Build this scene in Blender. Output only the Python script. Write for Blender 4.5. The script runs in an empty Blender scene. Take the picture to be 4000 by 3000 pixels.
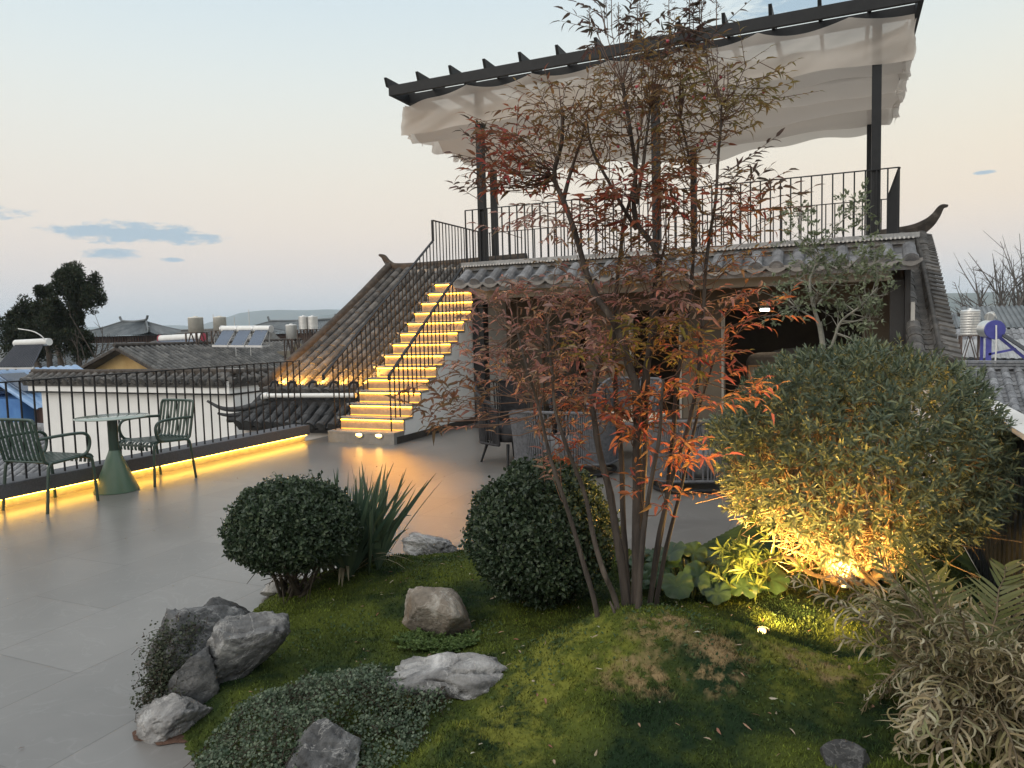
import bpy, math, random
import numpy as np
from mathutils import Vector, Matrix, noise as mnoise
rad = math.radians
random.seed(7)
rng = np.random.default_rng(11)
sc = bpy.context.scene
col = sc.collection

# ------------------------------------------------------------ camera
cam_d = bpy.data.cameras.new("camera")
cam = bpy.data.objects.new("camera", cam_d)
col.objects.link(cam)
YAW, PIT, ROL = rad(24.0), rad(4.185), rad(-1.487)
cam_d.sensor_width = 36.0
cam_d.lens = 2895.0 / 4000.0 * 36.0
cam_d.clip_start = 0.05
cam_d.clip_end = 20000.0
fv = Vector((-math.sin(YAW) * math.cos(PIT), math.cos(YAW) * math.cos(PIT), -math.sin(PIT)))
rv = Vector((math.cos(YAW), math.sin(YAW), 0.0))
uv = rv.cross(fv)
r2 = rv * math.cos(ROL) + uv * math.sin(ROL)
u2 = -rv * math.sin(ROL) + uv * math.cos(ROL)
M = Matrix((r2, u2, -fv)).transposed().to_4x4()
M.translation = Vector((0.0, 0.0, 1.5))
cam.matrix_world = M
sc.camera = cam

# ------------------------------------------------------------ render / exposure
sc.view_settings.view_transform = 'Standard'
sc.view_settings.look = 'None'
sc.view_settings.exposure = 0.1
sc.view_settings.gamma = 1.0
sc.cycles.use_denoising = True
sc.cycles.max_bounces = 7
sc.cycles.volume_bounces = 2
sc.cycles.transparent_max_bounces = 12
sc.cycles.caustics_reflective = False
sc.cycles.caustics_refractive = False
sc.cycles.sample_clamp_indirect = 4.0

def lin(r, g, b):
    f = lambda c: (c / 255.0) / 12.92 if c / 255.0 <= 0.04045 else (((c / 255.0) + 0.055) / 1.055) ** 2.4
    return (f(r), f(g), f(b), 1.0)

# ------------------------------------------------------------ sky: dusk gradient, a few thin clouds, Nishita twilight on top
SUN_EL, SUN_AZ = rad(34.0), rad(205.0)
w = bpy.data.worlds.new("World")
sc.world = w
w.use_nodes = True
nt = w.node_tree
for n in list(nt.nodes):
    nt.nodes.remove(n)
N, K = nt.nodes, nt.links
def nd(t, **kw):
    n = N.new(t)
    for k, v in kw.items():
        setattr(n, k, v)
    return n
def mth(op, a, b=None, c=None):
    n = nd('ShaderNodeMath', operation=op)
    for i, x in enumerate((a, b, c)):
        if x is None:
            continue
        if isinstance(x, (int, float)):
            n.inputs[i].default_value = x
        else:
            K.new(x, n.inputs[i])
    return n.outputs[0]
out = nd('ShaderNodeOutputWorld')
tc = nd('ShaderNodeTexCoord')
sep = nd('ShaderNodeSeparateXYZ')
K.new(tc.outputs['Generated'], sep.inputs[0])
X, Y, Z = sep.outputs
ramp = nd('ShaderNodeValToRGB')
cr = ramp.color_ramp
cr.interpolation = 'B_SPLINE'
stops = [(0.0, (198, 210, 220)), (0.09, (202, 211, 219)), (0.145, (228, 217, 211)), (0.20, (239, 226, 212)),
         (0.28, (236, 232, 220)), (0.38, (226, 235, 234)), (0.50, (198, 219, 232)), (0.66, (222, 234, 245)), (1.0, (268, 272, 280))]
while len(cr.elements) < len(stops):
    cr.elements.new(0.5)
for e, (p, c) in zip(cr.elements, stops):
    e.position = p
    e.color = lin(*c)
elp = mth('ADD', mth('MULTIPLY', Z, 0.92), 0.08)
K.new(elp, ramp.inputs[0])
# warmer towards the east (right of the view)
az = mth('ARCTAN2', X, Y)
warm = nd('ShaderNodeMix', data_type='RGBA', blend_type='MULTIPLY')
wf = nd('ShaderNodeMapRange')
wf.inputs[1].default_value = -0.9; wf.inputs[2].default_value = 0.35
wf.inputs[3].default_value = 0.0; wf.inputs[4].default_value = 1.0
K.new(az, wf.inputs[0])
lowm = nd('ShaderNodeMapRange')
lowm.inputs[1].default_value = 0.45; lowm.inputs[2].default_value = 0.2
lowm.inputs[3].default_value = 0.0; lowm.inputs[4].default_value = 1.0
K.new(Z, lowm.inputs[0])
hzm = nd('ShaderNodeMapRange')
hzm.inputs[1].default_value = 0.05; hzm.inputs[2].default_value = 0.14
K.new(Z, hzm.inputs[0])
K.new(mth('MULTIPLY', mth('MULTIPLY', wf.outputs[0], lowm.outputs[0]), hzm.outputs[0]), warm.inputs[0])
K.new(ramp.outputs[0], warm.inputs[6])
warm.inputs[7].default_value = (1.06, 0.99, 0.88, 1.0)
# clouds: soft flat bands placed in the sky by azimuth and elevation
nz = nd('ShaderNodeTexNoise')
nz.inputs['Scale'].default_value = 24.0
nz.inputs['Detail'].default_value = 9.0
nz.inputs['Roughness'].default_value = 0.68
mp = nd('ShaderNodeMapping')
mp.inputs['Scale'].default_value = (1.0, 1.0, 3.4)
K.new(tc.outputs['Generated'], mp.inputs[0])
K.new(mp.outputs[0], nz.inputs['Vector'])
el = mth('ARCSINE', Z)
def cloud(a0, e0, sa, se, k):
    du = mth('DIVIDE', mth('SUBTRACT', az, rad(a0)), rad(sa))
    dv = mth('DIVIDE', mth('SUBTRACT', el, rad(e0)), rad(se))
    d = mth('ADD', mth('MULTIPLY', du, du), mth('MULTIPLY', dv, dv))
    m = mth('ADD', mth('SUBTRACT', 1.0, d), mth('MULTIPLY', mth('SUBTRACT', nz.outputs[0], 0.52), k))
    c = mth('MULTIPLY', m, 1.5)
    c = mth('MINIMUM', mth('MAXIMUM', c, 0.0), 1.0)
    return c
cl = [cloud(-50.6, 7.2, 5.2, 0.85, 5.0), cloud(-47.0, 6.9, 3.0, 0.5, 4.5), cloud(-51.8, 5.8, 2.2, 0.42, 4.0), cloud(-58.6, 8.1, 2.4, 0.55, 4.5), cloud(-48.3, 5.45, 1.0, 0.2, 3.6),
      cloud(0.5, 21.6, 9.0, 1.7, 3.6), cloud(9.5, 20.6, 4.0, 1.3, 3.6), cloud(8.4, 9.2, 0.7, 0.16, 4.0)]
tot = cl[0]
for c in cl[1:]:
    tot = mth('MAXIMUM', tot, c)
cmix = nd('ShaderNodeMix', data_type='RGBA')
K.new(mth('MULTIPLY', tot, 0.85), cmix.inputs[0])
K.new(warm.outputs[2], cmix.inputs[6])
cmix.inputs[7].default_value = lin(160, 186, 204)
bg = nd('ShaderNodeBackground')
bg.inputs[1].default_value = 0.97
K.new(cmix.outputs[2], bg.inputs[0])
sky = nd('ShaderNodeTexSky', sky_type='NISHITA')
sky.sun_disc = False
sky.sun_elevation = SUN_EL
sky.sun_rotation = SUN_AZ
bg2 = nd('ShaderNodeBackground')
bg2.inputs[1].default_value = 0.004
K.new(sky.outputs[0], bg2.inputs[0])
# sunset glow in the west, behind the viewer
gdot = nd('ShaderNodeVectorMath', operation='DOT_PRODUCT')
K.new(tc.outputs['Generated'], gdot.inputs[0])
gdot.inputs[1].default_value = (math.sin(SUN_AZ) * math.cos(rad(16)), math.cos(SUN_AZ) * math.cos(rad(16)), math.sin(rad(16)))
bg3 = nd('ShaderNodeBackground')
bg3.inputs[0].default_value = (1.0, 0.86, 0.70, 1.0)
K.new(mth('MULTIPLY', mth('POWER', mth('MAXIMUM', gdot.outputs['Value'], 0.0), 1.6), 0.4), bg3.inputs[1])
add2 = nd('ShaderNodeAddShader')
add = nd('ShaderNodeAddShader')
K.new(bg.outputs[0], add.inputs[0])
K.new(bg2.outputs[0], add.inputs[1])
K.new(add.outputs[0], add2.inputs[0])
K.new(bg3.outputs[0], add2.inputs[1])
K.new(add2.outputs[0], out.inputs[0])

# ------------------------------------------------------------ sun: last soft light from behind the viewer
sl = bpy.data.lights.new("sun", 'SUN')
sl.energy = 0.9
sl.angle = rad(40.0)
sl.color = (1.0, 0.9, 0.78)
so = bpy.data.objects.new("sun", sl)
col.objects.link(so)
sd = Vector((math.sin(SUN_AZ) * math.cos(SUN_EL), math.cos(SUN_AZ) * math.cos(SUN_EL), math.sin(SUN_EL)))
so.rotation_euler = sd.to_track_quat('Z', 'Y').to_euler()

# ------------------------------------------------------------ materials
def mat(name, c1, c2=None, scale=6.0, rough=0.6, bump=0.0, bscale=40.0, isl=0.0, met=0.0, det=6.0, c3=None, spec=0.5, trans=0.0, stretch=None, lo=0.35, hi=0.65):
    m = bpy.data.materials.new(name)
    m.use_nodes = True
    t = m.node_tree
    b = t.nodes['Principled BSDF']
    b.inputs['Roughness'].default_value = rough
    b.inputs['Metallic'].default_value = met
    b.inputs['Specular IOR Level'].default_value = spec
    n, k = t.nodes, t.links
    tcn = n.new('ShaderNodeTexCoord')
    vec = tcn.outputs['Object']
    if stretch:
        mpn = n.new('ShaderNodeMapping')
        mpn.inputs['Scale'].default_value = stretch
        k.new(vec, mpn.inputs[0])
        vec = mpn.outputs[0]
    colr = None
    if c2:
        nz = n.new('ShaderNodeTexNoise')
        nz.inputs['Scale'].default_value = scale
        nz.inputs['Detail'].default_value = det
        nz.inputs['Roughness'].default_value = 0.6
        k.new(vec, nz.inputs['Vector'])
        rp = n.new('ShaderNodeValToRGB')
        e = rp.color_ramp.elements
        e[0].position = lo; e[0].color = (*c1, 1)
        e[1].position = hi; e[1].color = (*c2, 1)
        if c3:
            x = rp.color_ramp.elements.new(min(0.98, hi + 0.12)); x.color = (*c3, 1)
        k.new(nz.outputs[0], rp.inputs[0])
        colr = rp.outputs[0]
    else:
        b.inputs['Base Color'].default_value = (*c1, 1)
    if isl > 0:
        g = n.new('ShaderNodeNewGeometry')
        mr = n.new('ShaderNodeMapRange')
        mr.inputs[3].default_value = 1.0 - isl
        mr.inputs[4].default_value = 1.0 + isl
        k.new(g.outputs['Random Per Island'], mr.inputs[0])
        mx = n.new('ShaderNodeVectorMath'); mx.operation = 'SCALE'
        if colr:
            k.new(colr, mx.inputs[0])
        else:
            mx.inputs[0].default_value = c1
        k.new(mr.outputs[0], mx.inputs[3])
        colr = mx.outputs[0]
    if colr:
        k.new(colr, b.inputs['Base Color'])
    if bump > 0:
        bn = n.new('ShaderNodeTexNoise')
        bn.inputs['Scale'].default_value = bscale
        bn.inputs['Detail'].default_value = 8.0
        k.new(vec, bn.inputs['Vector'])
        bp = n.new('ShaderNodeBump')
        bp.inputs['Strength'].default_value = bump
        bp.inputs['Distance'].default_value = 0.02
        k.new(bn.outputs[0], bp.inputs['Height'])
        k.new(bp.outputs[0], b.inputs['Normal'])
    if trans > 0:
        tr = n.new('ShaderNodeBsdfTranslucent')
        if colr:
            k.new(colr, tr.inputs[0])
        else:
            tr.inputs[0].default_value = (*c1, 1)
        ms = n.new('ShaderNodeMixShader')
        ms.inputs[0].default_value = trans
        k.new(b.outputs[0], ms.inputs[1]); k.new(tr.outputs[0], ms.inputs[2])
        k.new(ms.outputs[0], n['Material Output'].inputs[0])
    return m

def leafmat(name, cols, rough=0.45, trans=0.3, spec=0.4):
    """leaf colours picked per leaf"""
    m = bpy.data.materials.new(name)
    m.use_nodes = True
    n, k = m.node_tree.nodes, m.node_tree.links
    b = n['Principled BSDF']
    b.inputs['Roughness'].default_value = rough
    b.inputs['Specular IOR Level'].default_value = spec
    g = n.new('ShaderNodeNewGeometry')
    rp = n.new('ShaderNodeValToRGB')
    e = rp.color_ramp.elements
    for i, c in enumerate(cols):
        p = i / max(1, len(cols) - 1)
        if i < 2:
            e[i].position = p; e[i].color = (*c, 1)
        else:
            x = e.new(p); x.color = (*c, 1)
    es = sorted(list(e), key=lambda q: q.position)
    for i, c in enumerate(cols):
        e[i].position = i / max(1, len(cols) - 1)
        e[i].color = (*c, 1)
    k.new(g.outputs['Random Per Island'], rp.inputs[0])
    k.new(rp.outputs[0], b.inputs['Base Color'])
    tr = n.new('ShaderNodeBsdfTranslucent')
    k.new(rp.outputs[0], tr.inputs[0])
    ms = n.new('ShaderNodeMixShader')
    ms.inputs[0].default_value = trans
    k.new(b.outputs[0], ms.inputs[1]); k.new(tr.outputs[0], ms.inputs[2])
    k.new(ms.outputs[0], n['Material Output'].inputs[0])
    return m

def emis(name, c, s):
    m = bpy.data.materials.new(name)
    m.use_nodes = True
    n, k = m.node_tree.nodes, m.node_tree.links
    e = n.new('ShaderNodeEmission')
    e.inputs[0].default_value = (*c, 1); e.inputs[1].default_value = s
    k.new(e.outputs[0], n['Material Output'].inputs[0])
    return m

# ------------------------------------------------------------ object helpers
OFF = {}
def tag(o, label=None, cat=None, group=None, kind=None):
    if label: o['label'] = label
    if cat: o['category'] = cat
    if group: o['group'] = group
    if kind: o['kind'] = kind
    return o
def thing(name, label, cat, loc=(0, 0, 0), group=None):
    o = bpy.data.objects.new(name, None)
    o.empty_display_size = 0.1
    col.objects.link(o)
    o.location = loc
    OFF[o.name] = Vector(loc)
    return tag(o, label, cat, group)
def link(name, me, parent):
    o = bpy.data.objects.new(name, me)
    col.objects.link(o)
    if parent is not None:
        o.parent = parent
        OFF[o.name] = OFF.get(parent.name, Vector())
    else:
        OFF[o.name] = Vector()
    return o
class MB:
    def __init__(s): s.v = []; s.f = []; s.sm = []
    def add(s, vs, fs, smooth=False):
        b = len(s.v)
        s.v.extend([tuple(x) for x in vs])
        for f in fs:
            s.f.append(tuple(b + i for i in f)); s.sm.append(smooth)
    def box(s, x0, x1, y0, y1, z0, z1):
        s.add([(x0, y0, z0), (x1, y0, z0), (x1, y1, z0), (x0, y1, z0), (x0, y0, z1), (x1, y0, z1), (x1, y1, z1), (x0, y1, z1)],
              [(0, 3, 2, 1), (4, 5, 6, 7), (0, 1, 5, 4), (1, 2, 6, 5), (2, 3, 7, 6), (3, 0, 4, 7)]); return s
    def bar(s, a, b, w, h, up=(0, 0, 1)):
        a, b = Vector(a), Vector(b); d = (b - a).normalized(); u = Vector(up)
        if abs(d.dot(u)) > 0.99: u = Vector((0, 1, 0))
        sd = d.cross(u).normalized(); u = sd.cross(d).normalized()
        vs = [p + sd * (i * w / 2) + u * (j * h / 2) for p in (a, b) for i, j in ((-1, -1), (1, -1), (1, 1), (-1, 1))]
        s.add(vs, [(0, 1, 2, 3), (7, 6, 5, 4), (0, 4, 5, 1), (1, 5, 6, 2), (2, 6, 7, 3), (3, 7, 4, 0)]); return s
    def tube(s, pts, r, n=6, cap=True, smooth=True):
        pts = [Vector(p) for p in pts]
        rs = r if isinstance(r, (list, tuple)) else [r] * len(pts)
        rings = []; sd = None
        for i, p in enumerate(pts):
            d = (pts[min(i + 1, len(pts) - 1)] - pts[max(i - 1, 0)])
            if d.length < 1e-9: d = Vector((0, 0, 1))
            d.normalize()
            if sd is None:
                u = Vector((0, 0, 1)) if abs(d.z) < 0.9 else Vector((0, 1, 0)); sd = d.cross(u).normalized()
            else:
                sd = (sd - d * sd.dot(d)).normalized()
            t = d.cross(sd)
            rings.append([p + (sd * math.cos(6.28319 * k / n) + t * math.sin(6.28319 * k / n)) * rs[i] for k in range(n)])
        vs = [q for rg in rings for q in rg]
        fs = [(i * n + k, i * n + (k + 1) % n, (i + 1) * n + (k + 1) % n, (i + 1) * n + k) for i in range(len(pts) - 1) for k in range(n)]
        s.add(vs, fs, smooth)
        if cap:
            s.add(rings[0], [tuple(range(n))[::-1]]); s.add(rings[-1], [tuple(range(n))])
        return s
    def lathe(s, c, prof, n=24, smooth=True, a0=0.0, a1=6.283185):
        full = abs(a1 - a0 - 6.283185) < 1e-3; m = n if full else n + 1
        vs = [(c[0] + r * math.cos(a0 + (a1 - a0) * k / n), c[1] + r * math.sin(a0 + (a1 - a0) * k / n), c[2] + z) for r, z in prof for k in range(m)]
        fs = []
        for i in range(len(prof) - 1):
            for k in range(n):
                k2 = (k + 1) % m
                fs.append((i * m + k, i * m + k2, (i + 1) * m + k2, (i + 1) * m + k))
        s.add(vs, fs, smooth); return s
    def poly(s, pts): s.add(pts, [tuple(range(len(pts)))]); return s
    def extrude(s, pts, d):
        """closed outline pts pushed along d"""
        n = len(pts); d = Vector(d); a = [Vector(p) for p in pts]; b = [p + d for p in a]
        s.add(a + b, [tuple(range(n))[::-1], tuple(range(n, 2 * n))] + [(i, (i + 1) % n, n + (i + 1) % n, n + i) for i in range(n)]); return s
    def build(s, name, m, parent=None, bevel=0.0):
        o0 = OFF.get(parent.name, Vector()) if parent is not None else Vector()
        me = bpy.data.meshes.new(name)
        me.from_pydata([tuple(Vector(p) - o0) for p in s.v], [], s.f)
        me.polygons.foreach_set('use_smooth', s.sm)
        me.materials.append(m)
        me.update()
        o = link(name, me, parent)
        if bevel > 0:
            b = o.modifiers.new('bevel', 'BEVEL'); b.width = bevel; b.segments = 2; b.limit_method = 'ANGLE'
        return o
def npmesh(name, V, Fq, m, parent=None, smooth=False):
    """numpy mesh: V (n,3), Fq list of index arrays (k, 3 or 4)"""
    o0 = OFF.get(parent.name, Vector()) if parent is not None else Vector()
    V = V - np.array(o0)
    me = bpy.data.meshes.new(name)
    me.vertices.add(len(V)); me.vertices.foreach_set('co', V.astype(np.float32).ravel())
    li = np.concatenate([f.ravel() for f in Fq]).astype(np.int32)
    tot = np.concatenate([np.full(len(f), f.shape[1]) for f in Fq])
    st = np.concatenate([[0], np.cumsum(tot)[:-1]]).astype(np.int32)
    me.loops.add(len(li)); me.loops.foreach_set('vertex_index', li)
    me.polygons.add(len(st)); me.polygons.foreach_set('loop_start', st)
    me.polygons.foreach_set('use_smooth', np.full(len(st), smooth))
    me.update(calc_edges=True); me.validate()
    me.materials.append(m)
    return link(name, me, parent)
def norm(a): return a / np.maximum(np.linalg.norm(a, axis=-1, keepdims=True), 1e-9)
def leaves(name, P, D, L, W, m, parent, bend=0.3, fold=0.2, wide=(0.35, 0.72), wr=(1.0, 0.75), Nn=None):
    """one mesh of many small folded leaves; P base points, D directions"""
    n = len(P); D = norm(D)
    if Nn is None:
        Nn = np.tile(np.array([0, 0, 1.0]), (n, 1)) + rng.normal(0, 0.5, (n, 3))
    S = norm(np.cross(D, Nn)); U = norm(np.cross(S, D))
    L = np.broadcast_to(L, (n,))[:, None]; W = np.broadcast_to(W, (n,))[:, None]
    bd = np.broadcast_to(bend, (n,))[:, None]
    def at(t): return P + D * L * t - U * bd * L * t * t
    a, b = wide
    V = np.stack([at(0), at(a) - S * W / 2 * wr[0] + U * W * fold, at(a), at(a) + S * W / 2 * wr[0] + U * W * fold,
                  at(b) - S * W / 2 * wr[1] + U * W * fold, at(b), at(b) + S * W / 2 * wr[1] + U * W * fold, at(1.0)], 1).reshape(-1, 3)
    i = np.arange(n)[:, None] * 8
    tri = np.concatenate([i + [0, 2, 1], i + [0, 3, 2], i + [4, 5, 7], i + [5, 6, 7]])
    quad = np.concatenate([i + [1, 2, 5, 4], i + [2, 3, 6, 5]])
    return npmesh(name, V, [tri, quad], m, parent)
def ribbon(paths, widths, name, m, parent, nrm=None):
    """thin curved ribbons; paths (n,k,3), widths (n,k)"""
    n, k, _ = paths.shape
    T = norm(np.gradient(paths, axis=1))
    ref = nrm if nrm is not None else np.tile(np.array([0.2, 0.3, 1.0]), (n, 1))
    S = norm(np.cross(T, ref[:, None, :] + 1e-4))
    A = paths - S * widths[..., None] / 2; B = paths + S * widths[..., None] / 2
    V = np.stack([A, B], 2).reshape(-1, 3)
    base = (np.arange(n)[:, None] * k + np.arange(k - 1)[None, :]).ravel() * 2
    q = np.stack([base, base + 1, base + 3, base + 2], 1)
    return npmesh(name, V, [q], m, parent, True)
def rsph(n):
    v = rng.normal(0, 1, (n, 3)); return norm(v)

# ------------------------------------------------------------ shared materials
M_steel = mat('dark_steel_paint', (0.014, 0.0155, 0.018), (0.02, 0.0215, 0.024), 8, 0.55, 0.05, 60, spec=0.25)
M_white = mat('white_render', (0.74, 0.74, 0.73), (0.82, 0.815, 0.80), 1.6, 0.85, 0.12, 30)
M_pink = mat('pale_pink_render', (0.60, 0.56, 0.53), (0.70, 0.67, 0.64), 1.2, 0.9, 0.1, 20, stretch=(1, 1, .35))
M_tile = mat('old_roof_tile', (0.055, 0.054, 0.054), (0.135, 0.128, 0.12), 7, 0.85, 0.5, 45, isl=0.35, c3=(0.2, 0.19, 0.17))
M_tile_dark = mat('dark_roof_tile', (0.028, 0.03, 0.033), (0.06, 0.062, 0.066), 7, 0.8, 0.5, 45, isl=0.3)
M_tile_new = mat('grey_roof_tile', (0.125, 0.13, 0.142), (0.24, 0.247, 0.26), 9, 0.75, 0.5, 60, isl=0.28, c3=(0.36, 0.36, 0.36))
M_tile_far = mat('far_roof_tile', (0.07, 0.071, 0.072), (0.15, 0.148, 0.142), 2.2, 0.9, 0.3, 12, isl=0.3, c3=(0.21, 0.2, 0.18))
M_wood = mat('dark_timber', (0.035, 0.022, 0.018), (0.07, 0.04, 0.03), 3, 0.8, 0.3, 20, stretch=(6, 6, .5))
M_led = emis('led_strip_light', (1.0, 0.40, 0.028), 34.0)
M_led2 = emis('led_foot_light', (1.0, 0.45, 0.035), 3.2)
M_black = mat('black_board', (0.012, 0.012, 0.013), (0.02, 0.02, 0.022), 5, 0.6, 0.1, 30)
M_soil = mat('dark_soil', (0.02, 0.016, 0.01), (0.045, 0.035, 0.022), 12, 0.95, 0.6, 40)
M_pvc = mat('white_pvc', (0.66, 0.66, 0.64), (0.74, 0.74, 0.72), 4, 0.4)
M_conc = mat('grey_concrete', (0.2, 0.2, 0.195), (0.3, 0.295, 0.285), 5, 0.85, 0.25, 40)

# ============================================================ SETTING: ground, terrace, hills, haze
g = MB(); g.box(-7000, 7000, -1500, 9000, -6.2, -6.0)
tag(g.build('ground', mat('town_ground', (0.06, 0.06, 0.055), (0.11, 0.11, 0.1), 0.05, 0.95)), kind='structure')

# terrace paving: large grey porcelain slabs, thin joints, soft sheen
mf = bpy.data.materials.new('porcelain_paving'); mf.use_nodes = True
n, k = mf.node_tree.nodes, mf.node_tree.links
b = n['Principled BSDF']
tcn = n.new('ShaderNodeTexCoord')
mpn = n.new('ShaderNodeMapping'); mpn.inputs['Rotation'].default_value = (0, 0, rad(90)); mpn.inputs['Location'].default_value = (0.36, 0.15, 0)
k.new(tcn.outputs['Object'], mpn.inputs[0])
br = n.new('ShaderNodeTexBrick')
br.offset = 0.5
br.inputs['Scale'].default_value = 1.0
br.inputs['Brick Width'].default_value = 1.2
br.inputs['Row Height'].default_value = 0.6
br.inputs['Mortar Size'].default_value = 0.005
br.inputs['Mortar Smooth'].default_value = 0.3
br.inputs['Color1'].default_value = (0.150, 0.143, 0.136, 1)
br.inputs['Color2'].default_value = (0.178, 0.170, 0.162, 1)
br.inputs['Mortar'].default_value = (0.125, 0.119, 0.113, 1)
k.new(mpn.outputs[0], br.inputs['Vector'])
nz1 = n.new('ShaderNodeTexNoise'); nz1.inputs['Scale'].default_value = 1.3; nz1.inputs['Detail'].default_value = 8; nz1.inputs['Roughness'].default_value = 0.65
k.new(tcn.outputs['Object'], nz1.inputs['Vector'])
mr = n.new('ShaderNodeMapRange'); mr.inputs[1].default_value = 0.3; mr.inputs[2].default_value = 0.7; mr.inputs[3].default_value = 0.86; mr.inputs[4].default_value = 1.14
k.new(nz1.outputs[0], mr.inputs[0])
vm = n.new('ShaderNodeVectorMath'); vm.operation = 'SCALE'
k.new(br.outputs[0], vm.inputs[0]); k.new(mr.outputs[0], vm.inputs[3])
# dried water streaks and footprints: pale dusty veins
nz2 = n.new('ShaderNodeTexNoise'); nz2.inputs['Scale'].default_value = 2.6; nz2.inputs['Detail'].default_value = 10; nz2.inputs['Distortion'].default_value = 1.6
k.new(tcn.outputs['Object'], nz2.inputs['Vector'])
vr = n.new('ShaderNodeValToRGB'); e = vr.color_ramp.elements
e[0].position = 0.485; e[0].color = (0, 0, 0, 1); e[1].position = 0.5; e[1].color = (1, 1, 1, 1)
x = e.new(0.515); x.color = (0, 0, 0, 1)
k.new(nz2.outputs[0], vr.inputs[0])
mxd = n.new('ShaderNodeMix'); mxd.data_type = 'RGBA'
sc1 = n.new('ShaderNodeMath'); sc1.operation = 'MULTIPLY'; sc1.inputs[1].default_value = 0.09
k.new(vr.outputs[0], sc1.inputs[0]); k.new(sc1.outputs[0], mxd.inputs[0])
k.new(vm.outputs[0], mxd.inputs[6]); mxd.inputs[7].default_value = (0.42, 0.42, 0.41, 1)
k.new(mxd.outputs[2], b.inputs['Base Color'])
rr = n.new('ShaderNodeMapRange'); rr.inputs[3].default_value = 0.25; rr.inputs[4].default_value = 0.34
k.new(nz1.outputs[0], rr.inputs[0]); k.new(rr.outputs[0], b.inputs['Roughness'])
bp = n.new('ShaderNodeBump'); bp.inputs['Strength'].default_value = 0.25; bp.inputs['Distance'].default_value = 0.003; bp.invert = True
k.new(br.outputs['Fac'], bp.inputs['Height']); k.new(bp.outputs[0], b.inputs['Normal'])
fl = MB(); fl.box(-6.955, 0.70, -3.0, 10.72, -0.4, 0.0)
tag(fl.build('terrace_floor', mf), kind='structure')

# far hills
def hill(name, xs, y0, hf, depth, m):
    v = []; f = []
    nr = 7
    for i, xx in enumerate(xs):
        for j in range(nr):
            t = j / (nr - 1)
            hh = hf(xx) * (math.sin(min(1.0, t * 1.25) * math.pi / 2)) ** 1.3
            hh *= 1 + 0.10 * mnoise.noise((xx * 0.006, t * 3, 0.3))
            v.append((xx + 40 * mnoise.noise((xx * 0.002, t * 2, 5)), y0 + depth * t, -7 + hh))
    for i in range(len(xs) - 1):
        for j in range(nr - 1):
            f.append((i * nr + j, (i + 1) * nr + j, (i + 1) * nr + j + 1, i * nr + j + 1))
    mb = MB(); mb.add(v, f, True)
    return tag(mb.build(name, m), kind='structure')
M_hill = mat('hill_woodland', (0.05, 0.07, 0.05), (0.1, 0.1, 0.07), 0.01, 0.95)
def hf1(x):
    t = x
    return 96 + 58 * math.exp(-((t + 2880) / 420) ** 2) + 22 * math.exp(-((t + 2300) / 300) ** 2) - 34 * math.exp(-((t + 3500) / 260) ** 2) + 9 * mnoise.noise((t * 0.006, 1, 2)) + 4 * mnoise.noise((t * 0.02, 4, 2))
hill('far_hills', [-6500 + 60 * i for i in range(190)], 2750, hf1, 700, M_hill)
def hf2(x):
    return 62 + 38 * math.exp(-((x + 1500) / 350) ** 2) + 16 * math.exp(-((x + 1850) / 180) ** 2) + 18 * math.exp(-((x - 420) / 500) ** 2) + 5 * mnoise.noise((x * 0.01, 7, 2))
hill('near_hills', [-2300 + 40 * i for i in range(95)], 2100, hf2, 500, M_hill)

# ============================================================ TERRACE EDGE
pw = thing('parapet_wall', 'low dark granite parapet with lit base along the left edge of the terrace', 'parapet', (-7.0, 3.0, 0))
mb = MB(); mb.box(-7.16, -6.86, -3, 8.34, 0.10, 0.235)
mb.build('coping_block', mat('speckled_granite', (0.065, 0.07, 0.08), (0.12, 0.126, 0.14), 90, 0.75, 0.35, 160, lo=0.3, hi=0.7, c3=(0.26, 0.26, 0.26)), pw, 0.006)
mb = MB(); mb.box(-7.12, -6.95, -3, 8.34, -0.4, 0.097)
mb.build('plinth', mat('plinth_tile', (0.3, 0.27, 0.22), (0.4, 0.37, 0.31), 14, 0.5, 0.2, 60), pw)
mb = MB(); mb.box(-6.945, -6.90, -3, 8.32, 0.086, 0.098)
mb.build('led_strip', emis('parapet_led', (1.0, 0.53, 0.07), 20.0), pw)

def railing(name, label, cat, path, pickets, rail_w=0.035, pick=0.013, group=None, rail_h=0.012, ends=None):
    """path: rail polyline; pickets: list of (top point, bottom z)"""
    t = thing(name, label, cat, path[0], group)
    m = MB()
    for a, c in zip(path[:-1], path[1:]):
        m.bar(a, c, rail_w, rail_h)
    m.build('top_rail', M_steel, t)
    for p, zb in pickets[:100]:
        q = MB(); q.box(p[0] - pick / 2, p[0] + pick / 2, p[1] - pick / 2, p[1] + pick / 2, zb, p[2])
        q.build('picket', M_steel, t)
    return t
ZR = 1.145
railing('terrace_railing', 'long black picket railing standing on the dark granite parapet', 'railing',
        [(-6.94, -2.6, ZR), (-6.94, 8.28, ZR)], [((-6.94, -2.6 + 0.125 * i, ZR), 0.235) for i in range(88)])

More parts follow.
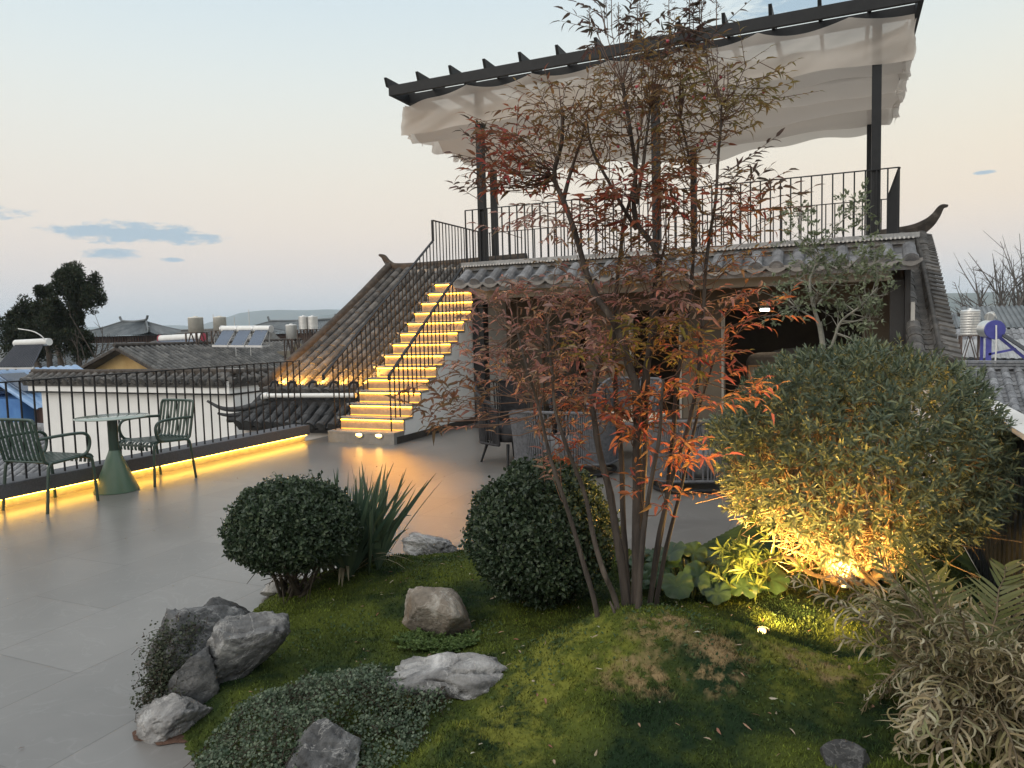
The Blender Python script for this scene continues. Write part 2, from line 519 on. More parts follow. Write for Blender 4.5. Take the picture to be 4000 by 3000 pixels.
# ============================================================ STAIRCASE
SX0, SX1 = -6.56, -5.475
RUN, RIS = 0.2347, 0.1683
st = thing('staircase', 'outdoor staircase with warm lit risers climbing to the roof deck', 'staircase', (-6.0, 8.36, 0))
M_step = mat('step_stone', (0.22, 0.20, 0.18), (0.30, 0.275, 0.25), 8, 0.5, 0.12, 60)
M_riser = mat('riser_stone', (0.28, 0.235, 0.18), (0.36, 0.305, 0.24), 18, 0.6, 0.15, 90)
def zt(i): return 0.16 + RIS * i
def yt(i): return 8.36 + RUN * i
m = MB(); m.box(SX0, SX1 + 0.0, 8.36, 8.62, 0.0, 0.157)
m.build('bottom_step', mat('bottom_step_stone', (0.2, 0.19, 0.18), (0.27, 0.26, 0.245), 6, 0.5, 0.1, 60), st)
for i in range(14):
    y0 = yt(i)
    y1 = yt(i + 1) + 0.03 if i < 13 else 12.7
    m = MB(); m.box(SX0 - 0.004, SX1 + 0.004, y0 - (0.012 if i else 0.004), y1, zt(i) - 0.032, zt(i))
    m.build('tread', M_step, st, 0.004)
    if i:
        m = MB(); m.box(SX0 + 0.02, SX1 - 0.003, y0 + 0.022, y0 + 0.06, zt(i - 1), zt(i) - 0.033)
        m.build('riser', M_riser, st)
        m = MB(); m.box(SX0 + 0.03, SX1 - 0.01, y0 + 0.004, y0 + 0.020, zt(i) - 0.042, zt(i) - 0.034)
        m.build('led_strip', M_led, st)
        m = MB(); m.box(SX0 + 0.03, SX1 - 0.01, y0 + 0.008, y0 + 0.019, zt(i - 1) + 0.001, zt(i - 1) + 0.006)
        m.build('led_strip', M_led2, st)
# side walls following the steps
prof = [(8.364, 0.0)]
prof = [(8.42, -0.02), (8.42, zt(0) - 0.034)]
for i in range(1, 14):
    prof += [(yt(i) + 0.045, zt(i - 1) - 0.034), (yt(i) + 0.045, zt(i) - 0.034)]
prof += [(12.7, zt(13) - 0.034), (12.7, -0.02)]
m = MB(); m.extrude([(SX1 - 0.06, a, c) for a, c in prof], (0.056, 0, 0))
m.build('side_wall', M_white, st)
m = MB(); m.extrude([(SX0 + 0.004, a, c) for a, c in prof], (0.056, 0, 0))
m.build('side_wall', M_white, st)
m = MB()
for i in range(9):
    m.box(SX1 - 0.002, SX1 + 0.010, 8.43 + 0.3 * i, 8.427 + 0.3 * (i + 1), 0.0, 0.095)
m.build('skirting', mat('dark_skirting', (0.035, 0.032, 0.03), (0.06, 0.055, 0.05), 8, 0.5), st)
for xx in (-6.02, -5.70):
    m = MB()
    m.lathe((xx, 0, 0), [(0.0001, 0.0), (0.055, 0.0), (0.06, 0.012), (0.05, 0.02)], 18)
    m.v = [(p[0], 8.354 - p[2], 0.115 + p[1] * 0.6) for p in m.v]
    lt = m.build('step_light', mat('light_trim', (0.5, 0.48, 0.42)), st)
    m = MB(); m.box(xx - 0.042, xx + 0.042, 8.322, 8.333, 0.112, 0.135)
    m.build('lens', emis('step_lamp', (1.0, 0.62, 0.16), 16.0), lt)

# stair railings
def stair_rail(name, label, x, y0, z0, y1, z1, extra=None, npk=24, ystart=None):
    path = [(x, y0, z0), (x, y1, z1)] + (extra or [])
    t = thing(name, label, 'railing', (x, y0, z0))
    m = MB()
    m.bar((x, y0, z0 - 0.07), (x, y0, z0 + 0.006), 0.045, 0.014, (0, 1, 0))
    for a, c in zip(path[:-1], path[1:]):
        m.bar(a, c, 0.045, 0.014, (0, 0, 1) if abs(a[1] - c[1]) > 0.01 else (0, 1, 0))
    m.build('handrail', M_steel, t)
    for i in range(npk):
        yy = (ystart or 8.45) + RUN / 2 * i
        j = min(13, int((yy - 8.36) / RUN + 1e-6))
        if yy <= y1:
            zz = z0 + (z1 - z0) * (yy - y0) / (y1 - y0)
        elif extra:
            zz = extra[0][2]
            if yy > extra[-1][1]: break
        else:
            break
        q = MB(); q.box(x - 0.007, x + 0.007, yy - 0.007, yy + 0.007, zt(j), zz)
        q.build('picket', M_steel, t)
    return t
stair_rail('stair_railing', 'black picket stair railing on the left side of the lit steps, beside the tiled roof', -6.5, 8.24, 0.945, 11.38, 3.08, [(-6.5, 11.38, 3.43), (-6.5, 13.3, 3.43)], 42)
stair_rail('stair_railing', 'black picket stair railing on the right side of the lit steps', -5.6, 8.49, 0.925, 10.80, 2.585, None, 22, 8.497)

# ============================================================ TILE ROOFS
def tile_roof(name, O, U, S, W, L, m, parent, pitch=0.2, r=0.075, seg=0.2, sag=0.0, n=7, caps=True, pan=True, both=True):
    """barrel-and-pan roof. O lower left corner, U along the eave, S up the slope (unit)"""
    O, U, S = Vector(O), Vector(U).normalized(), Vector(S).normalized()
    Nn = U.cross(S).normalized()
    if Nn.z < 0: Nn = -Nn
    mb = MB(); rows = int(round(W / pitch)); ns = max(1, int(round(L / seg)))
    def P(u, s, h):
        t = s / L
        return O + U * u + S * s + Nn * (h - sag * 4 * t * (1 - t))
    for i in range(rows + 1):
        u0 = i * pitch
        jit = random.uniform(-0.006, 0.006)
        for j in range(ns):
            s0, s1 = j * seg - 0.012, (j + 1) * seg + 0.012
            ra, rb = r * random.uniform(1.0, 1.05), r * random.uniform(0.9, 0.95)
            du = jit + random.uniform(-0.004, 0.004); dz = random.uniform(-0.003, 0.004)
            vs = []
            for s_, rr_ in ((s0, ra), (s1, rb)):
                for q in range(n):
                    a = math.pi * q / (n - 1)
                    vs.append(P(u0 + du - rr_ * math.cos(a), s_, rr_ * math.sin(a) + dz))
            fs = [(q, q + 1, n + q + 1, n + q) for q in range(n - 1)]
            mb.add(vs, fs, False)
            mb.add(vs[:n], [tuple(range(n))])
        if caps:
            vs = [P(u0 + jit + r * 1.08 * math.cos(6.28319 * q / 14), -0.016, r * 0.18 + r * 1.02 * math.sin(6.28319 * q / 14)) for q in range(14)]
            mb.add(vs, [tuple(range(14))])
            vs2 = [P(u0 + jit + r * 0.72 * math.cos(6.28319 * q / 14), -0.022, r * 0.18 + r * 0.7 * math.sin(6.28319 * q / 14)) for q in range(14)]
            mb.add(vs2, [tuple(range(14))])
            back = [v + S * 0.05 for v in vs]
            mb.add(vs + back, [(q, (q + 1) % 14, 14 + (q + 1) % 14, 14 + q) for q in range(14)])
    if pan:
        for i in range(rows):
            for j in range(int(ns * 1.6)):
                sg = seg / 1.6
                s0, s1 = j * sg - 0.01, (j + 1) * sg + 0.02
                if s1 > L + 0.03: break
                vs = []
                for s_, dz in ((s0, 0.012), (s1, -0.006)):
                    for q in range(5):
                        uu = (q / 4.0)
                        vs.append(P(i * pitch + r * 0.5 + uu * (pitch - r), s_, dz - 0.035 * math.sin(math.pi * uu) + 0.012))
                mb.add(vs, [(q, q + 1, 6 + q, 5 + q) for q in range(4)])
                lip = [v - Nn * 0.012 for v in vs[:5]]
                mb.add(vs[:5] + lip, [(q + 5, q + 6, q + 1, q) for q in range(4)])
    # bedding below the tiles
    mb.add([P(-r, 0.03, -0.05), P(W + r, 0.03, -0.05), P(W + r, L, -0.05), P(-r, L, -0.05)], [(0, 1, 2, 3)])
    mb.add([P(-r, 0.0, -0.05), P(W + r, 0.0, -0.05), P(W + r, L, -0.13), P(-r, L, -0.13), P(-r, 0.0, -0.13), P(W + r, 0.0, -0.13)], [(5, 4, 3, 2), (0, 4, 5, 1)])
    return mb.build(name, m, parent)

# ---- the old house whose roof the pavilion cuts through
oh = thing('courtyard_house', 'old courtyard house whose brown and grey tiled roof slopes beside the lit stairs', 'house', (-3.8, 12.0, -6.0))
sl_ = math.atan(0.57); SU = (0, math.cos(sl_), math.sin(sl_))
tile_roof('roof', (-8.42, 9.22, 0.60), (1, 0, 0), SU, 1.82, 4.4, M_tile, oh, 0.202, 0.078, 0.2, 0.05)
tile_roof('roof', (-6.56, 11.35, 1.83), (1, 0, 0), SU, 1.0, 1.95, M_tile, oh, 0.2, 0.078, 0.2, 0.0, caps=False)
tile_roof('roof', (0.84, 9.86, 0.98), (1, 0, 0), SU, 0.26, 3.55, M_tile, oh, 0.26, 0.088, 0.2, 0.05)
def curve(pts, n=24):
    """Catmull-Rom through pts"""
    pts = [Vector(p) for p in pts]; q = [pts[0] * 2 - pts[1]] + pts + [pts[-1] * 2 - pts[-2]]; o = []
    for i in range(1, len(q) - 2):
        for j in range(n):
            t = j / n
            o.append(0.5 * ((2 * q[i]) + (q[i + 1] - q[i - 1]) * t + (2 * q[i - 1] - 5 * q[i] + 4 * q[i + 1] - q[i + 2]) * t * t + (3 * q[i] - q[i - 1] - 3 * q[i + 1] + q[i + 2]) * t ** 3))
    o.append(pts[-1]); return o
M_ridge = mat('weathered_ridge', (0.035, 0.03, 0.027), (0.085, 0.07, 0.058), 8, 0.9, 0.5, 50, c3=(0.2, 0.185, 0.17))
# verge edges
m = MB(); m.tube(curve([(-8.52, 9.25, 0.70), (-8.5, 10.5, 1.36), (-8.5, 11.8, 2.1), (-8.48, 13.0, 2.86)], 8), 0.085, 8)
m.tube(curve([(-8.62, 9.35, 0.62), (-8.6, 11.0, 1.55), (-8.56, 13.0, 2.74)], 8), 0.06, 8)
m.build('verge', M_ridge, oh)
m = MB()
pv = curve([(1.19, 9.95, 1.07), (1.18, 11.2, 1.76), (1.17, 12.4, 2.44), (1.15, 13.0, 2.80)], 6)
for i in range(len(pv) - 1):
    a = pv[i]
    for q in range(2):
        o = (pv[i + 1] - pv[i]) * (q / 2)
        p = a + o
        m.bar(p + Vector((-0.08, 0, 0.03)), p + Vector((0.09, -0.01, -0.02)), 0.11, 0.022, (0, -0.3, 1))
m.tube([p + Vector((-0.12, 0, 0.02)) for p in pv], 0.03, 6)
m.build('verge', M_tile, oh)
# ridge with swept-up ends
def horn(pts, rr, m_, parent, name='ridge'):
    m = MB(); c = curve(pts, 6)
    rs = [rr[0] + (rr[1] - rr[0]) * i / (len(c) - 1) for i in range(len(c))]
    for i in range(len(c) - 1):
        h0, h1 = rs[i], rs[i + 1]
        d = (c[i + 1] - c[i]).normalized(); sd = Vector((0, 1, 0)); up = sd.cross(d)
        if up.z < 0: up = -up
        vs = []
        for p, h in ((c[i], h0), (c[i + 1], h1)):
            for a, bq in ((-0.09, -1.6), (0.09, -1.6), (0.09, 0.2), (0.05, 0.9), (-0.05, 0.9), (-0.09, 0.2)):
                vs.append(p + sd * a * (0.5 + h * 4) + up * bq * h)
        m.add(vs, [(q, (q + 1) % 6, 6 + (q + 1) % 6, 6 + q) for q in range(6)])
        if i == 0: m.add(vs[:6], [(0, 1, 2, 3, 4, 5)])
        if i == len(c) - 2: m.add(vs[6:], [(5, 4, 3, 2, 1, 0)])
    return m.build(name, m_, parent)
horn([(-5.45, 13.05, 2.86), (-7.2, 13.05, 2.84), (-8.25, 13.05, 2.86), (-8.48, 13.03, 2.94), (-8.58, 13.0, 3.07), (-8.68, 13.0, 3.11)], (0.085, 0.018), M_ridge, oh)
horn([(0.5, 13.05, 2.80), (0.95, 13.05, 2.86), (1.16, 13.05, 2.95), (1.27, 13.03, 3.05), (1.36, 13.0, 3.18), (1.45, 12.98, 3.19)], (0.11, 0.012), M_ridge, oh)
m = MB(); m.box(-7.9, -5.6, 12.86, 12.96, 2.62, 2.74)
m.build('ridge_course', mat('lime_course', (0.3, 0.28, 0.26), (0.42, 0.4, 0.37), 7, 0.9, 0.3, 30), oh)
# house walls below
m = MB(); m.box(-8.2, -6.62, 9.4, 13.0, -6.0, 0.35); m.box(-8.2, -5.6, 13.0, 16, -6, 1.5); m.box(0.85, 1.2, 13.0, 16, -6, 1.5); m.box(0.86, 1.10, 10.2, 13.0, -6, 0.95)
m.build('wall', M_pink, oh)
m = MB(); m.box(-8.2, -6.58, 9.16, 9.38, 0.32, 0.50); m.build('fascia_board', M_black, oh)
m = MB(); m.tube([(-8.26, 9.06, 0.565), (-6.57, 9.06, 0.59)], 0.036, 14)
m.tube(curve([(-8.24, 9.06, 0.565), (-8.31, 9.06, 0.56), (-8.36, 9.1, 0.53), (-8.37, 9.16, 0.49)], 5), 0.052, 14)
m.build('gutter_pipe', M_pvc, oh)
# lower eave with upturned corner
s2 = Vector((0, 0.83, 0.56)).normalized()
tile_roof('lower_roof', (-8.62, 8.80, 0.14), (1, 0, 0), s2, 2.0, 0.66, M_tile_dark, oh, 0.2, 0.075, 0.22)
m = MB(); c = curve([(-8.1, 9.32, 0.56), (-8.4, 9.1, 0.44), (-8.72, 8.92, 0.36), (-8.95, 8.8, 0.38), (-9.17, 8.72, 0.50)], 6)
m.tube(c, [0.07 - 0.05 * i / (len(c) - 1) for i in range(len(c))], 8)
c2 = [p + Vector((-0.02, -0.02, -0.09)) for p in c[:-5]]
m.tube(c2, [0.06 - 0.04 * i / (len(c2) - 1) for i in range(len(c2))], 8)
c3 = [p + Vector((-0.03, -0.04, -0.16)) for p in c[4:-9]]
m.tube(c3, 0.045, 8)
m.build('hip', M_tile_dark, oh)
m = MB(); m.box(-8.72, -6.6, 9.0, 9.4, -0.14, 0.13); m.build('lower_band', M_pink, oh)
m = MB(); m.box(-8.62, -6.6, 9.06, 9.4, -6.0, -0.14); m.build('lower_wall', mat('clay_wall', (0.27, 0.22, 0.18), (0.36, 0.3, 0.25), 3, 0.9, 0.3, 20), oh)

# small spotlights clamped to the eave tiles
M_gold = (1.0, 0.55, 0.12)
for i, xx in enumerate((-8.22, -7.86, -7.46, -7.06, -6.70)):
    lab = ['leftmost black clip lamp on the eave tiles, by the white gutter end', 'black clip lamp on the eave tiles, second from the gutter end', 'middle black clip lamp of the five on the lit eave tiles',
           'black clip lamp on the eave tiles, second from the stairs', 'black clip lamp on the eave tiles beside the lit stairs'][i]
    t = thing('eave_lamp', lab, 'lamp', (xx, 9.2, 0.72), 'clip lamps along the tiled eave')
    m = MB(); m.tube(curve([(xx - 0.07, 9.17, 0.69), (xx - 0.05, 9.19, 0.76), (xx, 9.2, 0.785), (xx + 0.05, 9.2, 0.76), (xx + 0.07, 9.2, 0.70)], 5), 0.017, 6)
    m.bar((xx - 0.02, 9.16, 0.775), (xx + 0.06, 9.22, 0.765), 0.045, 0.03)
    m.build('bracket', M_steel, t)
    m = MB(); m.tube([(xx + 0.045, 9.25, 0.755), (xx + 0.045, 9.262, 0.757)], 0.02, 10)
    m.build('lens', emis('eave_lamp_lens', (1.0, 0.5, 0.08), 2.5), t)
    l = bpy.data.lights.new('eave_lamp_light', 'SPOT'); l.energy = 48.0; l.color = (1.0, 0.45, 0.07); l.spot_size = rad(135); l.spot_blend = 0.9; l.shadow_soft_size = 0.02
    lo = bpy.data.objects.new('eave_lamp_light', l); col.objects.link(lo); lo.parent = t
    lo.location = (0.045, 0.07, 0.09)
    lo.rotation_euler = Vector((0, -0.95, -0.08)).to_track_quat('Z', 'Y').to_euler()

# ============================================================ PAVILION
pv_ = thing('roof_pavilion', 'flat roofed garden pavilion with open dark front and grey tiled eave', 'building', (-2.4, 11, 0))
M_lintel = mat('lintel_paint', (0.36, 0.345, 0.31), (0.44, 0.42, 0.38), 2, 0.8, 0.1, 20)
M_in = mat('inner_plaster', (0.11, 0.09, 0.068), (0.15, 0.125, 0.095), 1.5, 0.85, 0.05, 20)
m = MB(); m.box(-5.42, 0.58, 10.75, 10.93, 2.01, 2.165); m.build('lintel', M_lintel, pv_, 0.004)
m = MB(); m.box(-5.46, -5.27, 10.76, 10.95, 0, 2.008); m.build('column', M_black, pv_)
m = MB(); m.box(0.575, 0.735, 10.76, 10.95, 0, 2.008); m.build('column', M_black, pv_)
m = MB(); m.box(0.738, 0.80, 10.70, 10.95, 0, 2.2); m.build('end_board', M_black, pv_)
m = MB(); m.box(0.803, 0.85, 10.66, 10.75, 0.0, 1.72); m.build('end_post', mat('weathered_post', (0.3, 0.3, 0.29), (0.5, 0.5, 0.48), 9, 0.9, 0.4, 50, stretch=(1, 1, .2)), pv_)
m = MB(); m.bar((-5.44, 10.72, 2.17), (-5.38, 10.74, 1.78), 0.05, 0.03); m.build('corner_strut', M_black, pv_)
m = MB(); m.box(-5.47, -5.43, 10.95, 16, 0, 2.3); m.build('side_wall', M_white, pv_)
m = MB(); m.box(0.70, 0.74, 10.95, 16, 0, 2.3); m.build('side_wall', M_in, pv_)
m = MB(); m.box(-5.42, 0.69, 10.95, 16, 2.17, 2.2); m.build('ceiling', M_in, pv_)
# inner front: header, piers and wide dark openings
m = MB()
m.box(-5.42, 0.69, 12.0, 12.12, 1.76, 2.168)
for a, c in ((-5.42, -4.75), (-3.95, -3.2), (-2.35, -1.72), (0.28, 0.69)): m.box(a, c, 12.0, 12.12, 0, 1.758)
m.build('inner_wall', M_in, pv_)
m = MB()
for a in (-1.72, -2.38): m.box(a, a + 0.035, 11.975, 12.14, 0, 1.675)
m.box(-3.2, -3.165, 11.975, 12.14, 0, 1.675)
m.build('door_frame', M_lintel, pv_)
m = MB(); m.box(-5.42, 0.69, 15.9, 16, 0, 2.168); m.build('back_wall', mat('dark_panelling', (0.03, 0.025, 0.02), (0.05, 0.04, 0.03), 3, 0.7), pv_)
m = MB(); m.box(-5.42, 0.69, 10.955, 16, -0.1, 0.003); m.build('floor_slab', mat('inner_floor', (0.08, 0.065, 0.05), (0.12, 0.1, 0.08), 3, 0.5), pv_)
# deck slab and tiled eave with ornate ridge course
m = MB(); m.box(-5.47, 0.80, 10.62, 13.5, 2.36, 2.545); m.build('deck_slab', M_conc, pv_)
e_s = Vector((0, 0.82, 0.5)).normalized()
tile_roof('eave_roof', (-5.36, 10.19, 2.215), (1, 0, 0), e_s, 6.12, 0.5, M_tile_new, pv_, 0.255, 0.083, 0.34)
m = MB()
for i in range(25):
    xc = -5.36 + 0.127 + 0.255 * (i - 0.5)
    vs = [(xc + 0.14 * (q / 4 - 1), 10.175, 2.19 + 0.02 - 0.06 * math.sin(math.pi * q / 8)) for q in range(9)]
    vs = [(xc - 0.127 + 0.255 * q / 8, 10.172, 2.205 - 0.062 * math.sin(math.pi * q / 8) ** 0.8) for q in range(9)]
    up = [(x, y + 0.004, 2.235) for x, y, z in vs]
    m.add(vs + up, [(q, q + 1, 9 + q + 1, 9 + q) for q in range(8)])
m.build('drip_tiles', mat('drip_tile', (0.17, 0.165, 0.16), (0.26, 0.25, 0.24), 9, 0.85, 0.3, 50, isl=0.15), pv_)
m = MB(); m.box(-5.40, 0.66, 10.22, 10.74, 2.16, 2.185); m.build('soffit', M_black, pv_)
m = MB()
for i in range(32):
    m.box(-5.47 + 0.197 * i, -5.473 + 0.197 * (i + 1), 10.565, 10.60, 2.445, 2.495)
m.build('eave_course', mat('course_brick', (0.15, 0.156, 0.165), (0.30, 0.305, 0.31), 9, 0.85, 0.3, 40, isl=0.12), pv_)
m = MB()
for i in range(22):
    m.box(-5.50 + 0.29 * i, -5.503 + 0.29 * (i + 1), 10.50, 10.66, 2.52, 2.575)
m.box(-5.5, 0.87, 10.50, 10.66, 2.51, 2.519)
m.build('cap_course', mat('cap_tile', (0.19, 0.195, 0.2), (0.34, 0.345, 0.35), 8, 0.85, 0.3, 40, isl=0.1), pv_)
m = MB()
for i in range(128):
    xx = -5.48 + 0.0495 * i
    m.tube([(xx, 10.49, 2.513), (xx, 10.55, 2.53)], 0.015, 5)
m.build('fringe', mat('pale_fringe_tile', (0.5, 0.5, 0.5), (0.68, 0.68, 0.67), 20, 0.9, 0.2, 60), pv_)

# linear lamp inside
t = thing('ceiling_lamp', 'small bright white bar lamp glowing inside the dark pavilion', 'lamp', (-1.16, 13.0, 1.78))
m = MB(); m.box(-1.24, -1.08, 12.95, 13.1, 1.715, 1.755); m.box(-1.17, -1.15, 13.0, 13.02, 1.755, 2.168); m.build('housing', mat('lamp_housing', (0.4, 0.4, 0.4)), t)
m = MB(); m.box(-1.23, -1.09, 12.938, 12.948, 1.70, 1.735); m.box(-1.23, -1.09, 12.96, 13.09, 1.705, 1.713); m.build('diffuser', emis('white_lamp', (1.0, 0.93, 0.8), 14.0), t)
l = bpy.data.lights.new('room_light', 'POINT'); l.energy = 9.0; l.color = (1.0, .82, .6); l.shadow_soft_size = .08
lo = bpy.data.objects.new('room_light', l); col.objects.link(lo); lo.parent = t; lo.location = (0, 0.02, -.12)

# ============================================================ DECK RAILING AND PERGOLA
ZD = 3.42
railing('deck_railing', 'black picket railing along the front edge of the upper deck', 'railing', [(-5.515, 10.72, ZD), (0.66, 10.72, ZD)],
        [((-5.515 + 0.1286 * i, 10.72, ZD), 2.546) for i in range(49)], 0.03, 0.018)
railing('deck_railing', 'black picket railing along the back edge of the upper deck, seen behind the front one', 'railing', [(-6.5, 13.4, ZD), (0.66, 13.4, ZD)],
        [((-6.5 + 0.136 * i, 13.4, ZD), 2.5) for i in range(53)], 0.03, 0.018)
railing('deck_railing', 'black picket railing closing the right end of the upper deck', 'railing', [(0.66, 10.74, ZD), (0.66, 13.36, ZD)],
        [((0.66, 10.80 + 0.13 * i, ZD), 2.546) for i in range(20)], 0.03, 0.018)

pg = thing('pergola', 'dark steel pergola with beams and rafters standing over the upper deck', 'pergola', (-2.9, 12, 2.55))
ZB0, ZB1 = 5.25, 5.40
def part(nm, *bx, mm=M_steel):
    q = MB(); q.box(*bx); return q.build(nm, mm, pg)
for yy in (10.30, 10.80, 13.40, 13.85):
    part('beam', -6.58, 0.87, yy - 0.03, yy + 0.03, ZB0, ZB1)
for xx in (-6.55, 0.84):
    part('beam', xx - 0.03, xx + 0.03, 10.332, 13.818, ZB0 + 0.002, ZB1 - 0.002)
for (xx, yy, ww) in ((-5.25, 10.8, 0.055), (-2.45, 10.8, 0.055), (0.395, 10.8, 0.055), (-6.25, 13.4, 0.055), (-2.38, 13.4, 0.05), (0.40, 13.4, 0.045)):
    part('post', xx - ww, xx + ww, yy - ww, yy + ww, 2.546, ZB0)
for i in range(14):
    xx = -6.62 + 0.577 * i
    q = MB()
    q.extrude([(xx - 0.022, 10.24, ZB1 + 0.13), (xx - 0.022, 13.95, ZB1 + 0.13), (xx - 0.022, 13.95, ZB1 + 0.001), (xx - 0.022, 10.29, ZB1 + 0.001)], (0.044, 0, 0))
    q.build('rafter', M_steel, pg)

# sheer canopy: sags between cross wires, front valance hangs down, side edges stepped
mfab = bpy.data.materials.new('sheer_cloth'); mfab.use_nodes = True
n, k = mfab.node_tree.nodes, mfab.node_tree.links
b = n['Principled BSDF']; b.inputs['Base Color'].default_value = (0.72, 0.66, 0.60, 1); b.inputs['Roughness'].default_value = 0.9
tr = n.new('ShaderNodeBsdfTranslucent'); tr.inputs[0].default_value = (0.70, 0.62, 0.54, 1)
tp = n.new('ShaderNodeBsdfTransparent')
m1 = n.new('ShaderNodeMixShader'); m1.inputs[0].default_value = 0.42
m2 = n.new('ShaderNodeMixShader')
lw = n.new('ShaderNodeLayerWeight'); lw.inputs['Blend'].default_value = 0.25
mr_ = n.new('ShaderNodeMapRange'); mr_.inputs[3].default_value = 0.15; mr_.inputs[4].default_value = 0.04
k.new(lw.outputs['Facing'], mr_.inputs[0]); k.new(mr_.outputs[0], m2.inputs[0])
k.new(b.outputs[0], m1.inputs[1]); k.new(tr.outputs[0], m1.inputs[2])
k.new(m1.outputs[0], m2.inputs[1]); k.new(tp.outputs[0], m2.inputs[2])
k.new(m2.outputs[0], n['Material Output'].inputs[0])
cf = thing('canopy_cloth', 'sheer beige cloth canopy drooping in folds under the pergola beams', 'canopy', (-2.9, 12, 5))
def cloth(name, fn, nu, nv):
    V = np.array([fn(i / (nu - 1), j / (nv - 1)) for i in range(nu) for j in range(nv)])
    i = np.arange(nu - 1)[:, None] * nv + np.arange(nv - 1)[None, :]
    i = i.ravel()
    return npmesh(name, V, [np.stack([i, i + nv, i + nv + 1, i + 1], 1)], mfab, cf, True)
XL, XR = -6.56, 0.80
def nf(a, b_, c): return mnoise.noise((a, b_, c))
# front drape: pinned along the second beam, scalloped between the pins, straight hem about 0.65 m lower
def val(u, v):
    x = XL + (XR - XL) * u
    q = u * 6.5 + .3 * nf(u * 3, 1, 6)
    sc_ = abs(math.sin(math.pi * q)) ** .8
    ztop = 5.345 - 0.10 * sc_ - .17 * math.exp(-(u / .04) ** 2) - .03 * nf(u * 9, 0, 1)
    zbot = 4.74 + 0.035 * nf(u * 4, 3, 1) - 0.02 * u
    z = ztop + (zbot - ztop) * v
    fold = math.sin(q * 2 * math.pi + 1.2 * nf(u * 5, v * 1.5, 2)) * .045 + .06 * nf(u * 7 + v * 1.4, v * 1.6, 4) + .03 * nf(u * 19 + v * 3, v * 2, 8)
    y = 10.655 + fold * math.sin(min(1, v * 1.6) * 1.57) + .03 * v
    x += (-0.10 if u < .03 else 0) * v + .07 * nf(u * 6, v * 2, 12) * v
    return (x, y, z)
cloth('front_drape', val, 260, 24)
# underside: broad flat-bottomed waves across the depth
def und(u, v):
    x = XL + 0.04 + (XR - XL - 0.10) * u
    y = 10.76 + (13.72 - 10.76) * v
    ph = v * 4.0 + .06 * nf(u * 3, v * 2, 5)
    wv = abs(math.sin(math.pi * ph)) ** 0.33
    low = 4.73 - .14 * v - .10 * v * math.exp(-((u - .57) / .25) ** 2)
    z = low + (5.22 - low) * (1 - wv) + (.06 * nf(u * 5, v * 6, 2) + .03 * nf(u * 15, v * 8, 3)) * wv
    x += 0.06 * nf(v * 9, 2, 7) + .05 * (int(ph) % 2) * (1 if u < .5 else -1)
    return (x, y, z)
cloth('sagging_panel', und, 150, 110)
def hem(u, v):
    x = XL + 0.6 + (XR - XL - 1.0) * u
    z = 4.66 - (0.10 + 0.20 * math.exp(-((u - 0.60) / 0.16) ** 2)) * v + 0.05 * nf(u * 5, v, 9) - 0.03 * v * math.sin(u * 34)
    return (x, 13.55 + 0.12 * v + 0.05 * math.sin(u * 40) * v, z)
cloth('back_drape', hem, 120, 8)
# ragged side strips
for side in (0, 1):
    def strip(u, v, side=side):
        y = 10.74 + 2.9 * u
        ph = (u * 4.0) % 1.0
        z = 5.22 - (0.46 + 0.06 * nf(u * 9, side, 3) + 0.07 * (int(u * 9) % 2) + (.07 * u if side else 0)) * v
        xx = (XL - 0.02 - 0.05 * v) if side == 0 else (XR + 0.03 - 0.08 * v)
        return (xx + 0.06 * math.sin(u * 47) * v + 0.05 * nf(u * 20, v * 3, side), y + 0.03 * math.sin(u * 70) * v, z)
    cloth('side_drape', strip, 90, 8)

# ============================================================ TOWN BEYOND THE TERRACE
def corr(name, A, B_, C_, D_, m, parent, pitch=0.25, h=0.05, cuts=0):
    """corrugated sloping sheet: A-B lower edge, D-C upper edge, ribs run up the slope"""
    A, B_, C_, D_ = (Vector(q) for q in (A, B_, C_, D_))
    n = max(2, int((B_ - A).length / pitch)); nn = (B_ - A).cross(D_ - A).normalized()
    if nn.z < 0: nn = -nn
    mb = MB(); rr = max(1, cuts)
    for i in range(n):
        for j in range(rr):
            pts = []
            for t in (j / rr, (j + 1) / rr):
                lo = 0.02 * (1 - (t - j / rr) * rr) if cuts else 0
                for f_, hh in ((0, 0), (0.28, 0), (0.38, h * .8), (0.64, h), (0.9, h * .8), (1, 0)):
                    u = (i + f_) / n
                    p = (A + (B_ - A) * u) * (1 - t) + (D_ + (C_ - D_) * u) * t
                    pts.append(p + nn * (hh + lo))
            mb.add(pts, [(q, q + 1, 7 + q, 6 + q) for q in range(5)])
    return mb.build(name, m, parent)
M_bwood = mat('brown_boards', (0.06, 0.035, 0.028), (0.12, 0.07, 0.055), 2.0, 0.85, 0.3, 8, stretch=(6, 6, .3))
M_slate = mat('blue_grey_tile', (0.10, 0.115, 0.125), (0.17, 0.185, 0.195), 0.8, 0.85, 0.2, 6, isl=0.1)
M_yel = mat('ochre_plaster', (0.46, 0.30, 0.12), (0.60, 0.42, 0.19), 1.1, 0.9, 0.2, 6, c3=(0.66, 0.5, 0.28))
M_tank = mat('steel_tank', (0.55, 0.55, 0.54), (0.68, 0.68, 0.66), 5, 0.3, met=0.75)
M_ptank = mat('cream_tank', (0.5, 0.48, 0.43), (0.66, 0.64, 0.58), 3, 0.5, c3=(0.75, 0.73, 0.68))
M_glass = mat('collector_glass', (0.02, 0.035, 0.07), (0.04, 0.06, 0.1), 1, 0.15, spec=0.8)
M_alu = mat('aluminium', (0.6, 0.6, 0.6), (0.7, 0.7, 0.7), 3, 0.35, met=0.6)
M_rust = mat('rusty_frame', (0.06, 0.045, 0.04), (0.13, 0.09, 0.07), 9, 0.8, 0.2, 30)

